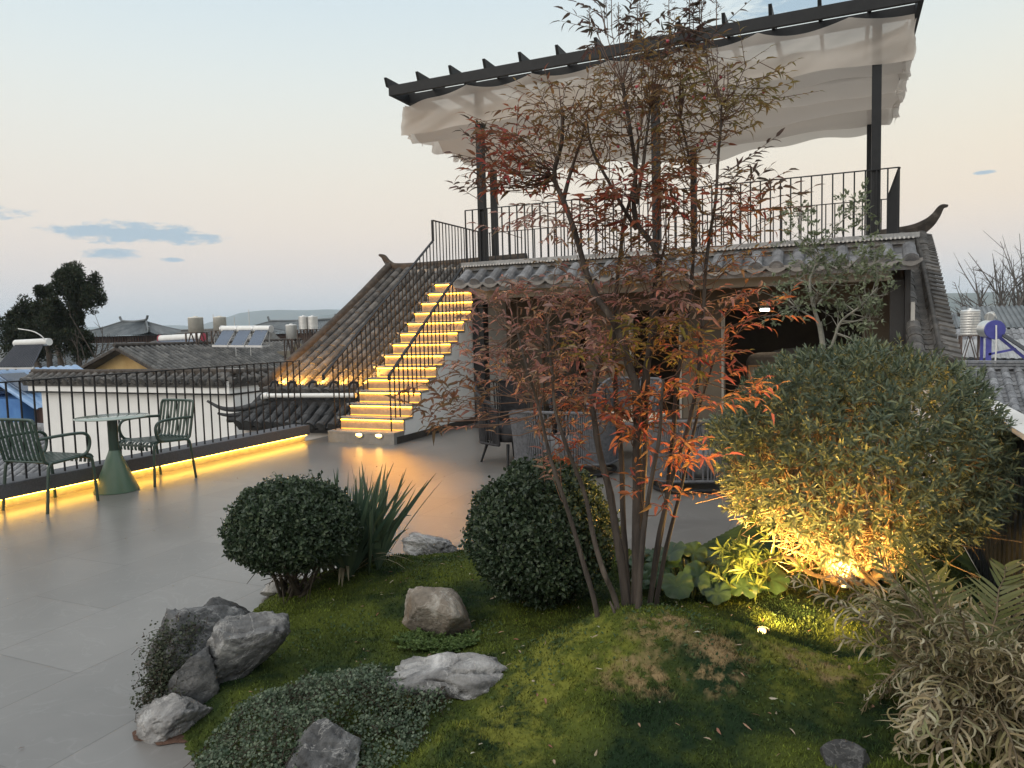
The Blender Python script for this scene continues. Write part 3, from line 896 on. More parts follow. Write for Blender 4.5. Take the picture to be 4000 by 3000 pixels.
# white wall building with tiled coping
wb = thing('white_building', 'long white rendered building with a dark tiled coping just beyond the terrace railing', 'building', (-15.8, 14, -6))
m = MB(); m.box(-19.05, -12.45, 12.62, 17.5, -6, 0.2); m.build('wall', M_white, wb)
m = MB(); m.box(-19.27, -12.40, 12.42, 17.6, 0.24, 0.52); m.build('fascia', M_white, wb, 0.01)
m = MB(); m.box(-19.15, -12.43, 12.55, 17.4, 0.2, 0.24); m.build('shadow_gap', M_black, wb)
cs = Vector((0, 0.8, 0.40)).normalized()
tile_roof('coping_roof', (-19.3, 12.33, 0.50), (1, 0, 0), cs, 6.75, 0.38, M_tile, wb, 0.27, 0.09, 0.2)
m = MB()
for i in range(26):
    m.bar((-19.42 + .266 * i, 12.66, 0.69 + random.uniform(-.01, .01)), (-19.42 + .266 * (i + 1) + .02, 12.66, 0.695 + random.uniform(-.012, .012)), 0.17, 0.085)
m.tube([(-19.4, 12.66, 0.735), (-17, 12.66, 0.72), (-14, 12.66, 0.735), (-12.35, 12.66, 0.725)], 0.065, 8)
m.build('coping_ridge', M_ridge, wb)
tile_roof('coping_roof', (-12.3, 12.5, 0.50), (0, 1, 0), Vector((-0.8, 0, 0.32)).normalized(), 4.4, 0.4, M_tile, wb, 0.27, 0.09, 0.2)
m = MB(); m.tube([(-12.62, 12.6, 0.70), (-12.6, 15, 0.62), (-12.6, 17.2, 0.58)], 0.085, 8); m.build('coping_ridge', M_ridge, wb)
t = thing('stone_heap', 'small heap of pale rubble on the ledge between white wall and parapet', 'rubble', (-11.3, 8.5, -1.2))
for i in range(9):
    m = MB(); c = Vector((-11.9 + 0.16 * i, 8.6 + random.uniform(-.2, .2), -1.0 + random.uniform(-.1, .12)))
    vs = []
    for q in rsph(26): vs.append(c + Vector(q) * 0.16)
    import bmesh
    bm = bmesh.new()
    for q in vs: bm.verts.new(q)
    bmesh.ops.convex_hull(bm, input=bm.verts)
    bm.verts.index_update()
    used = {v for f in bm.faces for v in f.verts}; ul = list(used); ix = {v: a for a, v in enumerate(ul)}
    m.add([v.co.copy() for v in ul], [[ix[v] for v in f.verts] for f in bm.faces]); bm.free()
    m.build('stone', mat('rubble_stone%d' % i, (0.3, 0.29, 0.27), (0.5, 0.48, 0.45), 9, 0.9, 0.4, 30), t)

# pale tiled roof low at the left
t = thing('low_tiled_house', 'low house with a pale grey diagonal tiled roof behind the left green chair', 'house', (-23, 13, -6))
tile_roof('roof', (-26.4, 11.4, -3.0), (1, 0, 0), Vector((0, 0.87, 0.5)).normalized(), 6.9, 3.7, M_tile_new, t, 0.28, 0.1, 0.25, caps=False)
m = MB(); m.box(-26.3, -19.6, 11.9, 17, -6, -3.0); m.build('wall', M_pink, t)
m = MB(); m.tube([(-26.5, 14.65, -1.1), (-19.4, 14.65, -1.1)], 0.14, 8); m.build('ridge', M_tile_new, t)

# blue shed with a blue sheet roof and a skylight, solar collector above
bs = thing('blue_shed', 'bright blue shed with ribbed blue metal roof at the left edge', 'shed', (-26, 17, -6))
M_blue = mat('blue_paint', (0.05, 0.16, 0.42), (0.08, 0.22, 0.5), 2, 0.7, 0.1, 10)
M_bluesheet = mat('blue_sheet', (0.14, 0.26, 0.45), (0.3, 0.42, 0.6), 0.8, 0.4, stretch=(1, 1, 1))
m = MB(); m.box(-29, -25.45, 16.1, 19, -6, -0.42); m.build('wall', M_blue, bs)
m = MB(); m.box(-25.4, -24.5, 16.6, 19, -6, -0.75); m.build('dark_bay', M_bwood, bs)
corr('roof', (-24.4, 15.9, -0.72), (-24.4, 19.5, -0.75), (-27.2, 19.5, 0.55), (-27.2, 15.9, 0.5), M_bluesheet, bs, 0.3, 0.05)
corr('roof', (-29.5, 15.9, -0.5), (-29.5, 19.5, -0.5), (-27.2, 19.5, 0.5), (-27.2, 15.9, 0.5), M_bluesheet, bs, 0.3, 0.05)
m = MB()
m.bar((-25.3, 16.6, -0.16), (-26.6, 16.6, 0.42), 0.9, 0.04, (0.4, 0, 1)); m.bar((-25.3, 17.9, -0.16), (-26.6, 17.9, 0.42), 0.9, 0.04, (0.4, 0, 1))
m.build('skylight', M_glass, bs)
sc_ = thing('solar_collector', 'dark tube solar collector with a white tank above the blue shed', 'solar heater', (-25.6, 16.4, 0.4))
corr('tube_panel', (-26.9, 16.3, 0.66), (-24.95, 16.3, 0.66), (-25.35, 17.0, 1.4), (-26.9, 17.0, 1.4), mat('dark_tubes', (0.03, 0.035, 0.05), (0.05, 0.055, 0.07), 2, 0.3), sc_, 0.09, 0.04)
m = MB(); m.tube([(-27, 17.1, 1.47), (-25.2, 17.1, 1.5)], 0.13, 14); m.build('tank', M_pvc, sc_)
m = MB(); m.bar((-26.9, 16.28, 0.62), (-24.9, 16.28, 0.62), 0.05, 0.06); m.bar((-25.0, 16.3, 0.62), (-25.0, 16.3, 0.0), 0.04, 0.04); m.bar((-24.95, 16.3, 0.66), (-25.6, 17.2, 0.1), 0.03, 0.03); m.build('frame', M_alu, sc_)
m = MB(); m.tube(curve([(-25.25, 17.0, 1.55), (-25.32, 16.9, 1.72), (-25.6, 16.8, 1.88), (-26.2, 16.7, 1.98)], 6), 0.02, 5); m.build('hose', M_pvc, sc_)

# far grey roof at left
t = thing('grey_roofed_hall', 'long hall with a plain slate grey roof behind the dark trees', 'building', (-50, 36, -6))
corr('roof', (-58, 33.5, -1.0), (-46.2, 33.5, -1.0), (-45.6, 38, 1.15), (-58, 38, 1.15), M_slate, t, 0.45, 0.07, 5)
m = MB(); m.tube([(-58, 38, 1.2), (-45.6, 38, 1.2)], 0.12, 6); m.bar((-46.2, 33.5, -1), (-45.6, 38, 1.2), 0.2, 0.15); m.build('ridge', M_slate, t)
m = MB(); m.box(-58, -46.4, 33.8, 42, -6, -1); m.build('wall', M_pink, t)

# ochre gable house
yh = thing('ochre_house', 'house with an ochre gable wall and a long grey tiled roof', 'house', (-27.6, 26, -6))
m = MB(); m.extrude([(-30.1, 22.1, -6), (-25.4, 22.1, -6), (-25.4, 22.1, 0.12), (-27.64, 22.1, 1.08), (-30.1, 22.1, 0.10)], (0, 11, 0)); m.build('wall', M_yel, yh)
def slope_roof(par, xr, zr, xe, ze, y0, y1, m_, pitch, seg, name='roof'):
    S = Vector((xr - xe, 0, zr - ze)); L = S.length
    return tile_roof(name, (xe, y0, ze), (0, 1, 0), S, y1 - y0, L, m_, par, pitch, pitch * 0.36, seg, n=5, caps=False, pan=False)
slope_roof(yh, -27.64, 1.20, -24.2, -0.28, 21.7, 33.2, M_tile_far, 0.26, 0.28)
slope_roof(yh, -27.64, 1.20, -31.0, -0.05, 21.7, 33.2, M_tile_far, 0.26, 0.28)
m = MB(); m.tube([(-27.64, 21.5, 1.29), (-27.64, 26, 1.24), (-27.64, 33.2, 1.27)], 0.09, 7)
m.bar((-27.64, 21.62, 1.14), (-31.0, 21.62, -0.08), 0.14, 0.11); m.bar((-27.64, 21.62, 1.14), (-24.2, 21.62, -0.33), 0.14, 0.11)
m.build('ridge', M_ridge, yh)
m = MB(); m.box(-25.36, -24.9, 24, 33, -6, -0.2); m.build('side_wall', mat('cream_wall', (0.5, 0.42, 0.3), (0.6, 0.52, 0.4), 2, 0.9), yh)
gh = thing('weedy_wall', 'stub of mud wall with dry straw coloured weeds at the end of the grey roof', 'wall', (-24.4, 30, -1))
m = MB(); m.box(-26.2, -22.5, 29.6, 30.2, -4, 0.72); m.build('wall', mat('mud_wall', (0.14, 0.125, 0.1), (0.22, 0.2, 0.16), 3, 0.95, 0.4, 10), gh)
nP = 700
P0 = np.stack([rng.uniform(-25.2, -22.7, nP), rng.uniform(29.4, 30.2, nP), rng.uniform(0.2, 0.75, nP)], 1)
leaves('weeds', P0, rng.normal(0, .35, (nP, 3)) + [0, 0, 1], rng.uniform(.2, .6, nP), 0.03, leafmat('dry_weed', [(.2, .15, .08), (.34, .27, .15), (.24, .2, .12)]), gh)

# timber towers with hipped, horned roofs
def hiproof(par, cx_, y0, y1, hx, rz, ez, rh, m_, flip=0.35):
    """hip roof: eave half width hx (at y0..y1), ridge half width rh"""
    yc = (y0 + y1) / 2; n = 14
    def cornerlift(t): return flip * (abs(2 * t - 1) ** 6)
    nx = 44
    V = []; Fq = []
    for side in (0, 1):
        ye = y0 if side == 0 else y1; mb = MB()
        ns = 8
        for i in range(nx):
            for j in range(ns):
                q = []
                for (a, bq) in ((i, j), (i + .5, j), (i + 1, j), (i + 1, j + 1), (i + .5, j + 1), (i, j + 1)):
                    u = a / nx; v = bq / ns
                    xw = hx + (rh - hx) * v
                    rib = 0.10 if (a * 2) % 2 == 1 else 0.0
                    zz = ez + (rz - ez) * (v ** 1.18) + cornerlift(u) * (1 - v) ** 3 + rib
                    q.append((cx_ + (2 * u - 1) * xw, ye + (yc - ye) * v, zz))
                mb.add(q, [(0, 1, 4, 5), (1, 2, 3, 4)] if side == 0 else [(5, 4, 1, 0), (4, 3, 2, 1)])
        mb.build('roof', m_, par)
    for sgn in (-1, 1):
        mb = MB(); ns = 8; ny = 20
        for i in range(ny):
            for j in range(ns):
                q = []
                for (a, bq) in ((i, j), (i + .5, j), (i + 1, j), (i + 1, j + 1), (i + .5, j + 1), (i, j + 1)):
                    u = a / ny; v = bq / ns
                    yw = (y1 - y0) / 2 * (1 - v)
                    rib = 0.10 if (a * 2) % 2 == 1 else 0.0
                    zz = ez + (rz - ez) * (v ** 1.18) + cornerlift(u) * (1 - v) ** 3 + rib
                    q.append((cx_ + sgn * (hx + (rh - hx) * v), yc + (2 * u - 1) * yw, zz))
                mb.add(q, [(0, 1, 4, 5), (1, 2, 3, 4)])
        mb.build('roof', m_, par)
    mb = MB()
    mb.tube(curve([(cx_ - rh - .25, yc, rz + .75), (cx_ - rh - .05, yc, rz + .35), (cx_ - rh + .4, yc, rz + .2), (cx_, yc, rz + .1), (cx_ + rh - .4, yc, rz + .2), (cx_ + rh + .05, yc, rz + .35), (cx_ + rh + .25, yc, rz + .75)], 6), 0.14, 6)
    for sgn in (-1, 1):
        mb.tube(curve([(cx_ + sgn * rh, yc, rz + .12), (cx_ + sgn * (hx + rh) / 2, (yc + y0) / 2, ez + (rz - ez) * .46 + .14), (cx_ + sgn * hx, y0, ez + flip + .15), (cx_ + sgn * (hx + .35), y0 - .3, ez + flip + .6)], 6), 0.12, 6)
    mb.build('ridge', m_, par)
tp1 = thing('timber_tower', 'dark brown timber tower with a blue grey hipped roof beside the dark trees', 'building', (-76.5, 63, -6))
hiproof(tp1, -77.3, 59.5, 66.5, 6.6, 3.55, 1.95, 2.1, M_slate)
m = MB(); m.box(-82.3, -72.2, 60.6, 65.5, -6, 1.95); m.build('wall', M_bwood, tp1)
m = MB()
for i in range(24): m.box(-82.2 + .43 * i, -82.13 + .43 * i, 60.5, 60.6, -4, 1.9)
m.build('battens', mat('dark_batten', (0.03, 0.018, 0.015), (0.05, 0.03, 0.025), 2, 0.8), tp1)
tp2 = thing('timber_hall', 'wide timber hall with a long blue grey hipped roof, far behind the solar panels', 'building', (-60, 73, -6))
hiproof(tp2, -61.0, 69, 78, 9.2, 3.2, 1.75, 5.0, M_slate)
m = MB(); m.box(-68.5, -53.2, 70.3, 77, -6, 1.75); m.build('wall', M_bwood, tp2)

# middle small roof and its red-capped heater
t = thing('small_roof_house', 'small house with a grey tiled roof between the timber tower and the solar panels', 'house', (-38, 36, -6))
corr('roof', (-41.4, 33.6, 0.95), (-33.5, 33.6, 0.9), (-34.0, 36.5, 1.95), (-40.2, 36.5, 1.95), M_tile_far, t, 0.3, 0.07, 5)
m = MB(); m.extrude([(-41.2, 33.9, -6), (-41.2, 39, -6), (-41.2, 39, 0.9), (-40.2, 36.5, 1.9), (-41.2, 33.9, 0.9)], (7.5, 0, 0)); m.build('wall', M_conc, t)
m = MB(); m.tube([(-40.3, 36.5, 2.0), (-34, 36.5, 2.0)], 0.1, 6); m.build('ridge', M_tile_far, t)
def heater(name, label, A, B_, rr, drop, m_end=None, panel=True, fr=M_alu, tk=M_pvc, pd=(0, -1.2, 0), grp=None):
    A, B_ = Vector(A), Vector(B_); t = thing(name, label, 'solar heater', tuple((A + B_) / 2 - Vector((0, 0, drop))), grp)
    m = MB(); m.tube([A, B_], rr, 16); m.build('tank', tk, t)
    d = (B_ - A).normalized()
    m = MB(); m.tube([A - d * 0.03, A + d * .02], rr * 1.12, 16); m.tube([B_ - d * .02, B_ + d * 0.03], rr * 1.12, 16); m.build('end_cap', m_end or fr, t)
    pdv = Vector(pd)
    if panel:
        lo = Vector((0, 0, -drop))
        m = MB(); c0, c1 = A + d * .1, B_ - d * .1; k0, k1 = c0 + pdv + lo, c1 + pdv + lo; nn = (c1 - c0).cross(k0 - c0).normalized() * 0.04
        m.add([c0 + nn, c1 + nn, k1 + nn, k0 + nn, c0 - nn, c1 - nn, k1 - nn, k0 - nn], [(0, 1, 2, 3), (7, 6, 5, 4), (0, 4, 5, 1), (1, 5, 6, 2), (2, 6, 7, 3), (3, 7, 4, 0)])
        m.build('panel', M_glass, t)
    m = MB()
    for p in (A + d * .12, B_ - d * .12):
        m.bar(p + pdv + Vector((0, 0, -drop)), p, 0.05, 0.05); m.bar(p + Vector((0, 0, -drop)), p, 0.05, 0.05); m.bar(p + Vector((0, 0, -drop)), p + pdv + Vector((0, 0, -drop)), 0.05, 0.05)
    m.bar(A + pdv + Vector((0, 0, -drop)), B_ + pdv + Vector((0, 0, -drop)), 0.08, 0.09)
    m.build('frame', fr, t)
    return t
heater('solar_heater', 'solar heater with a round red end cap on the small grey roof', (-38.75, 33.4, 1.48), (-35.7, 33.9, 1.55), 0.24, 0.7, mat('red_cap', (0.4, 0.05, 0.08)))
# three flat panels with long white drums on the ochre house ridge
for i, lab in enumerate(('leftmost of three blue solar panels with a white drum on the ochre house roof', 'middle one of three blue solar panels with a white drum on the ochre house roof', 'rightmost of three blue solar panels with a white drum on the ochre house roof')):
    xa = -25.15 + 0.93 * i
    heater('solar_heater', lab, (xa, 25.0 - .0 * i, 1.86 - .02 * i), (xa + 0.88, 25.0, 1.84 - .02 * i), 0.15, 0.72, pd=(0.55, -1.15, 0), grp='solar panels on the ochre house')
def watertank(name, label, x, y, z0, z1, r, m_, stand=0.0, ribs=0, grp=None):
    t = thing(name, label, 'water tank', (x, y, z0 - stand), grp)
    h = z1 - z0; pr_ = [(0.001, 0), (r, 0)]
    if ribs:
        for i in range(ribs):
            a = i / ribs; pr_ += [(r, h * .92 * a + 0.003), (r * 1.04, h * .92 * (a + .4 / ribs)), (r, h * .92 * (a + .8 / ribs))]
    pr_ += [(r, h * .92), (r * 1.04, h * .94), (r * .9, h), (0.001, h * 1.02)]
    m = MB(); m.lathe((x, y, z0), pr_, 22); m.build('tank', m_, t)
    m = MB(); m.lathe((x, y, z1), [(r * .3, 0), (r * .3, h * .06), (0.001, h * .07)], 12); m.build('lid', m_, t)
    if stand > 0:
        m = MB(); s_ = r * .95
        cs_ = [(x - s_, y - s_), (x + s_, y - s_), (x + s_, y + s_), (x - s_, y + s_)]
        for a, c in cs_: m.bar((a, c, z0 - stand), (a, c, z0), r * .17, r * .17)
        for q in range(4):
            a, c = cs_[q], cs_[(q + 1) % 4]
            m.bar((*a, z0 - .02), (*c, z0 - .02), r * .14, r * .1)
            m.bar((*a, z0 - stand), ((a[0] + c[0]) / 2, (a[1] + c[1]) / 2, z0), r * .1, r * .1)
            m.bar((*c, z0 - stand), ((a[0] + c[0]) / 2, (a[1] + c[1]) / 2, z0), r * .07, r * .07)
        m.build('stand', M_rust, t)
    return t
watertank('water_tank', 'cream water tank on a thin stand left of the three solar panels', -27.8, 26, 1.76, 2.48, 0.34, M_ptank, 0.85)
watertank('water_tank', 'cream water tank just above the white drums of the solar panels', -26.5, 26.2, 1.82, 2.46, 0.29, M_ptank, 0.6)
watertank('water_tank', 'white water tank standing lower than the two tall steel ones, by the brown tiled roof', -22.15, 26, 1.35, 1.98, 0.24, M_pvc, 1.0)
watertank('water_tank', 'left one of two tall steel water tanks beside the brown tiled roof edge', -21.45, 26, 1.75, 2.33, 0.21, M_tank, 1.0, 9, 'paired steel tanks')
watertank('water_tank', 'right one of two tall steel water tanks beside the brown tiled roof edge', -21.0, 26.05, 1.75, 2.31, 0.21, M_tank, 1.0, 9, 'paired steel tanks')
for i, (xx, zz) in enumerate(((-27.2, 2.6), (-25.9, 2.42), (-25.0, 2.75))):
    m = MB(); m.tube([(xx, 26.5, 0.6), (xx, 26.5, zz)], 0.018, 5)
    tag(m.build('antenna_rod', M_alu), ('thin metal rod between the two cream water tanks', 'short thin metal rod just right of the cream tanks', 'tallest thin metal rod above the solar panels')[i], 'rod', 'rods on the ochre house')

# dark broad trees behind the white building
M_cyp = leafmat('cypress_leaf', [(.022, .035, .02), (.035, .05, .026), (.05, .06, .03), (.03, .045, .028), (.06, .05, .03)], 0.6, 0.15, 0.2)
M_bark = mat('grey_brown_bark', (0.05, 0.04, 0.032), (0.11, 0.09, 0.075), 9, 0.95, 0.5, 30, stretch=(1, 1, .3))
def tree(name, label, trunks, clumps, m_leaf, lsize, nper, grp=None, limbs=()):
    t = thing(name, label, 'tree', trunks[0][0], grp)
    m = MB()
    for pts, r0, r1 in [(q, .22, .1) for q in trunks]:
        c = curve(pts, 6); m.tube(c, [r0 + (r1 - r0) * i / (len(c) - 1) for i in range(len(c))], 8)
    m.build('trunk', M_bark, t)
    if limbs:
        m = MB()
        for pts in limbs:
            c = curve(pts, 5); m.tube(c, [.08 - .065 * i / (len(c) - 1) for i in range(len(c))], 6)
        m.build('limbs', M_bark, t)
    P, D = [], []
    for (c, r) in clumps:
        s = rsph(nper); rr_ = rng.uniform(0.05, 1.0, (nper, 1)) ** 0.6; r = tuple(q_ * .84 for q_ in r)
        P.append(np.array(c) + s * rr_ * np.array(r)); D.append(s + rng.normal(0, .5, (nper, 3)) + [0, 0, .45])
    P = np.concatenate(P); D = np.concatenate(D)
    leaves('crown', P, D, rng.uniform(.6, 1.3, len(P)) * lsize, lsize * .55, m_leaf, t, bend=0.1)
    return t
def clumpset(cx_, cy_, cz_, rx, ry, rz, n, cr):
    out = []
    for i in range(n):
        s = rsph(1)[0] * (random.random() ** 0.4)
        k_ = cr * random.uniform(.7, 1.3)
        out.append(((cx_ + s[0] * rx, cy_ + s[1] * ry, cz_ + s[2] * rz), (k_, k_, k_ * 1.15)))
    return out
tree('cypress_tree', 'tallest dark cypress, its round crown leaning right above the timber tower', [[(-44.35, 32, -6), (-44.4, 32, -0.4), (-44.6, 32, 2), (-44.4, 32, 4)]],
     clumpset(-44.2, 32, 5.2, 1.25, 1.2, 0.95, 42, .5) + clumpset(-43.3, 32, 4.2, 1.2, 1.0, 0.9, 20, .42) + clumpset(-44.5, 32, 2.9, .5, .5, 1.1, 14, .34) + clumpset(-44.2, 32, 1.3, .7, .6, .9, 20, .35), M_cyp, 0.17, 210, 'dark cypresses behind the white building')
tree('cypress_tree', 'broad dark cypress left of the tallest one', [[(-47.3, 32, -6), (-47.25, 32, -0.4), (-47.4, 32, 1.2), (-47.6, 32, 3)]],
     clumpset(-48.0, 32, 3.2, 1.3, 1.2, 1.3, 46, .5) + clumpset(-48.3, 32, 1.2, 1.3, 1.0, 1.0, 30, .45) + clumpset(-47.2, 32, 4.7, .5, .5, .5, 10, .35), M_cyp, 0.17, 200, 'dark cypresses behind the white building')
tree('cypress_tree', 'dark cypress growing between the broad one and the tallest one', [[(-45.5, 31.5, -6), (-45.45, 31.5, -0.4), (-45.6, 31.5, 1.0), (-45.9, 31.5, 2.4)], [(-47.7, 31.6, -.3), (-48, 31.6, .2), (-47.9, 31.6, .5)]],
     clumpset(-45.6, 31.5, 2.9, 1.0, .9, 1.0, 30, .45) + clumpset(-45.0, 31.5, 1.6, 1.0, .9, 0.8, 22, .42), M_cyp, 0.17, 200, 'dark cypresses behind the white building', [[(-45.6, 31.5, .9), (-45.9, 31.5, 1.4), (-46.3, 31.5, 2.0)]])
tree('cypress_tree', 'dark tree cut off by the left edge of the view above the collector', [[(-52.4, 33, -6), (-52.4, 33, 0), (-52.2, 33, 2)]],
     clumpset(-52.6, 33, 2.3, 1.6, 1.4, 1.0, 36, .5) + clumpset(-51.4, 33, 1.0, 1.4, 1.2, 0.8, 24, .48) + clumpset(-52, 33, 3.4, .6, .5, .4, 6, .34), M_cyp, 0.17, 180)
def twig_tree(name, label, base, tips, r0, cat='tree', nsub=6, spread=.5, parent=None, m_=M_bark, pname='branches'):
    t = parent or thing(name, label, cat, base)
    m = MB()
    for tip in tips:
        b0, t0 = Vector(base), Vector(tip)
        mid = (b0 + t0) / 2 + Vector((random.uniform(-.15, .15), random.uniform(-.15, .15), .1)) * (t0 - b0).length
        c = curve([b0, mid, t0], 5); m.tube(c, [r0 * (1 - .8 * i / (len(c) - 1)) for i in range(len(c))], 5)
        for q in range(nsub):
            a = c[random.randint(3, len(c) - 2)]
            e_ = a + ((t0 - b0).normalized() + Vector(rsph(1)[0]) * .8) * (t0 - b0).length * spread * random.uniform(.3, 1)
            m.tube([a, (a + e_) / 2 + Vector(rsph(1)[0]) * .04, e_], [r0 * .35, r0 * .25, r0 * .12], 4)
            for q2 in range(4):
                f_ = a + (e_ - a) * random.uniform(.3, 1); g_ = f_ + ((e_ - a).normalized() + Vector(rsph(1)[0]) * .9) * (t0 - b0).length * spread * .4 * random.random()
                m.tube([f_, g_], [r0 * .18, r0 * .08], 3, False)
    m.build(pname, m_, t)
    return t
twig_tree('bare_tree', 'small leafless tree with pale twigs beside the ochre gable', (-35.4, 26, -3), [(-34.6, 26, 1.3), (-33.8, 26, .4), (-35.4, 26, .6), (-34.2, 26, .9)], .1)

# ---- right hand side, beyond the old roof
t = thing('tiled_shed', 'shed with a grey barrel tiled roof below the steel tank at the right', 'shed', (4.2, 22, -6))
tile_roof('roof', (1.9, 19.2, -0.62), (1, 0, 0), Vector((0, .86, .5)).normalized(), 5.0, 1.8, M_tile_new, t, 0.27, 0.09, 0.26, caps=True)
m = MB()
for q in range(3): m.bar((1.5, 20.8, .32 + .07 * q), (7.2, 20.8, .27 + .07 * q), .34 - .06 * q, .05)
m.build('ridge', M_tile_new, t)
m = MB(); m.box(2, 7, 19.5, 24, -6, -.7); m.build('wall', mat('cream_shed_wall', (0.5, 0.46, 0.38), (0.58, 0.54, 0.46), 2, .9), t)
t = thing('roof_terrace_house', 'flat grey house carrying the steel tank and the blue solar heater', 'house', (6, 36, -6))
m = MB(); m.box(3.6, 11, 31.5, 38, -6, -0.62); m.build('wall', M_conc, t)
corr('roof', (3.6, 37.5, -.55), (11, 37.5, -.55), (11, 40.5, .9), (3.6, 40.5, .95), M_tile_new, t, .3, .08, 6)
corr('lower_roof', (3.9, 38.0, -.2), (11, 34.5, -.3), (11, 37.5, .45), (3.9, 38.6, .55), mat('zinc_sheet', (.25, .26, .27), (.38, .39, .4), 2, .5), t, .3, .05)
watertank('water_tank', 'ribbed stainless water tank on a tall rusty stand at the right', 4.9, 36, .78, 1.83, .36, M_tank, 1.35, 9)
bh = thing('blue_solar_heater', 'solar heater with a round blue drum end and blue frame beside the ribbed tank', 'solar heater', (5.4, 33, -.5))
M_bl2 = mat('violet_blue_paint', (0.05, 0.055, 0.27), (0.075, 0.08, 0.34), 3, .5)
m = MB(); m.tube([(5.3, 33.0, 1.03), (5.13, 33.8, 1.05)], .34, 24); m.build('drum', M_tank, bh)
m = MB(); m.tube([(5.31, 32.97, 1.03), (5.285, 33.06, 1.03)], .36, 28); m.build('drum_end', M_bl2, bh)
m = MB(); m.bar((5.12, 33.1, .75), (5.12, 33.1, -.5), .18, .1); m.bar((5.45, 33.1, .75), (6.6, 33.2, -.35), .12, .1); m.bar((5.12, 33.1, .1), (6.0, 33.1, .3), .1, .08); m.bar((5.0, 33.8, .8), (5.0, 33.8, -.5), .1, .1)
m.build('frame', M_bl2, bh)
m = MB(); m.bar((5.55, 33.05, .85), (6.9, 33.15, -.2), .5, .03, (0, -.3, 1)); m.build('tube_panel', mat('black_tubes', (.015, .015, .02)), bh)
m = MB(); m.tube(curve([(5.32, 32.9, 1.2), (5.33, 32.88, .3), (5.3, 32.9, -.5)], 4), .028, 6); m.build('pipe', M_pvc, bh)
m = MB(); m.tube([(5.35, 34.6, 1.5), (5.45, 35.0, 1.55)], .17, 14); m.tube(curve([(5.2, 34, 1.35), (5.25, 34, 1.65), (5.4, 34, 1.7), (5.5, 34, 1.45)], 5), .015, 5); m.build('small_drum', M_tank, bh)
t = thing('long_roof_house', 'far house with a long grey corrugated roof at the right edge', 'house', (8, 46, -6))
corr('roof', (5.6, 42, .95), (14, 42, .9), (14, 46, 2.0), (5.8, 46, 2.05), M_slate, t, .22, .07)
corr('roof', (3.6, 43, 1.0), (5.5, 43, 1.0), (5.5, 45, 1.75), (3.9, 45, 1.75), M_slate, t, .22, .07)
m = MB(); m.box(3.8, 14, 43.5, 50, -6, 1.2); m.build('wall', M_conc, t)
t = thing('yellow_building', 'small yellow block peeping past the tiled verge at the right', 'building', (5.5, 70, -6))
m = MB(); m.box(6.6, 7.6, 70, 74, -6, 2.75); m.build('wall', mat('yellow_wall', (.5, .36, .06), (.55, .4, .1), 1, .8), t)
m = MB(); m.box(6.4, 7.7, 69.9, 74, 2.77, 2.9); m.box(6.5, 7.65, 69.9, 70, 1.6, 1.75); m.build('cornice', mat('grey_cornice', (.3, .3, .3)), t)
M_twig = mat('grey_twig', (0.10, 0.09, 0.085), (0.16, 0.145, 0.135), 8, .9)
t = twig_tree('bare_tree', 'large leafless grey tree rising behind the roofs at the right edge', (10.2, 62, -2), [(11.0, 62, 4.6), (9.2, 62, 3.6), (12.2, 62, 4.4), (10.2, 62, 4.4), (8.4, 62, 2.6), (12.8, 62, 3.2), (9.6, 62, 4.0), (11.6, 62, 5.0), (7.6, 62, 1.9)], .13, nsub=16, spread=.42, m_=M_twig)

M_wire = mat('black_cable', (.02, .02, .022))
def sagwire(label, a, b_, sag):
    a, b_ = Vector(a), Vector(b_); m = MB()
    m.tube([a.lerp(b_, q / 14) - Vector((0, 0, sag * 4 * (q / 14) * (1 - q / 14))) for q in range(15)], .012, 4, False)
    return tag(m.build('overhead_cable', M_wire), label, 'cable', 'overhead cables across the roofs')
sagwire('thin black cable sagging from the cypress trees to the timber tower roof edge', (-46, 40, 1.9), (-30, 34, 1.75), .35)
sagwire('thin black cable running from the ochre house ridge to the white paired tanks', (-27.6, 31, 1.9), (-21.2, 29, 1.9), .22)
for lab, x0_, x1_, z0_, z1_ in (('window', -31.4, -30.6, -.0, .6),): pass
m = MB(); m.box(-24.92, -24.86, 27.2, 28.2, -.95, -.35); m.build('window', M_black, yh)

# ============================================================ TERRACE FURNITURE
M_green = mat('dark_green_enamel', (0.028, 0.055, 0.042), (0.034, 0.064, 0.05), 6, 0.32, spec=0.6)
M_green2 = mat('sage_green_enamel', (0.09, 0.15, 0.105), (0.10, 0.165, 0.115), 6, 0.28, spec=0.6)
ct = thing('cafe_table', 'round green metal pedestal table with a cone base between the two slatted chairs', 'table', (-6.6, 5.06, 0))
m = MB(); m.lathe((-6.6, 5.06, 0), [(.001, .0), (.205, .0), (.207, .008), (.052, .40), (.05, .41)], 40); m.build('cone_base', M_green2, ct)
m = MB(); m.lathe((-6.6, 5.06, 0), [(.047, .405), (.047, .735)], 24); m.build('column', M_green, ct)
m = MB(); m.lathe((-6.6, 5.06, 0), [(.001, .733), (.335, .736), (.34, .741), (.335, .746), (.001, .747)], 56); m.build('tabletop', mat('pale_green_top', (.24, .29, .25), (.27, .32, .28), 5, .14, spec=.9), ct)

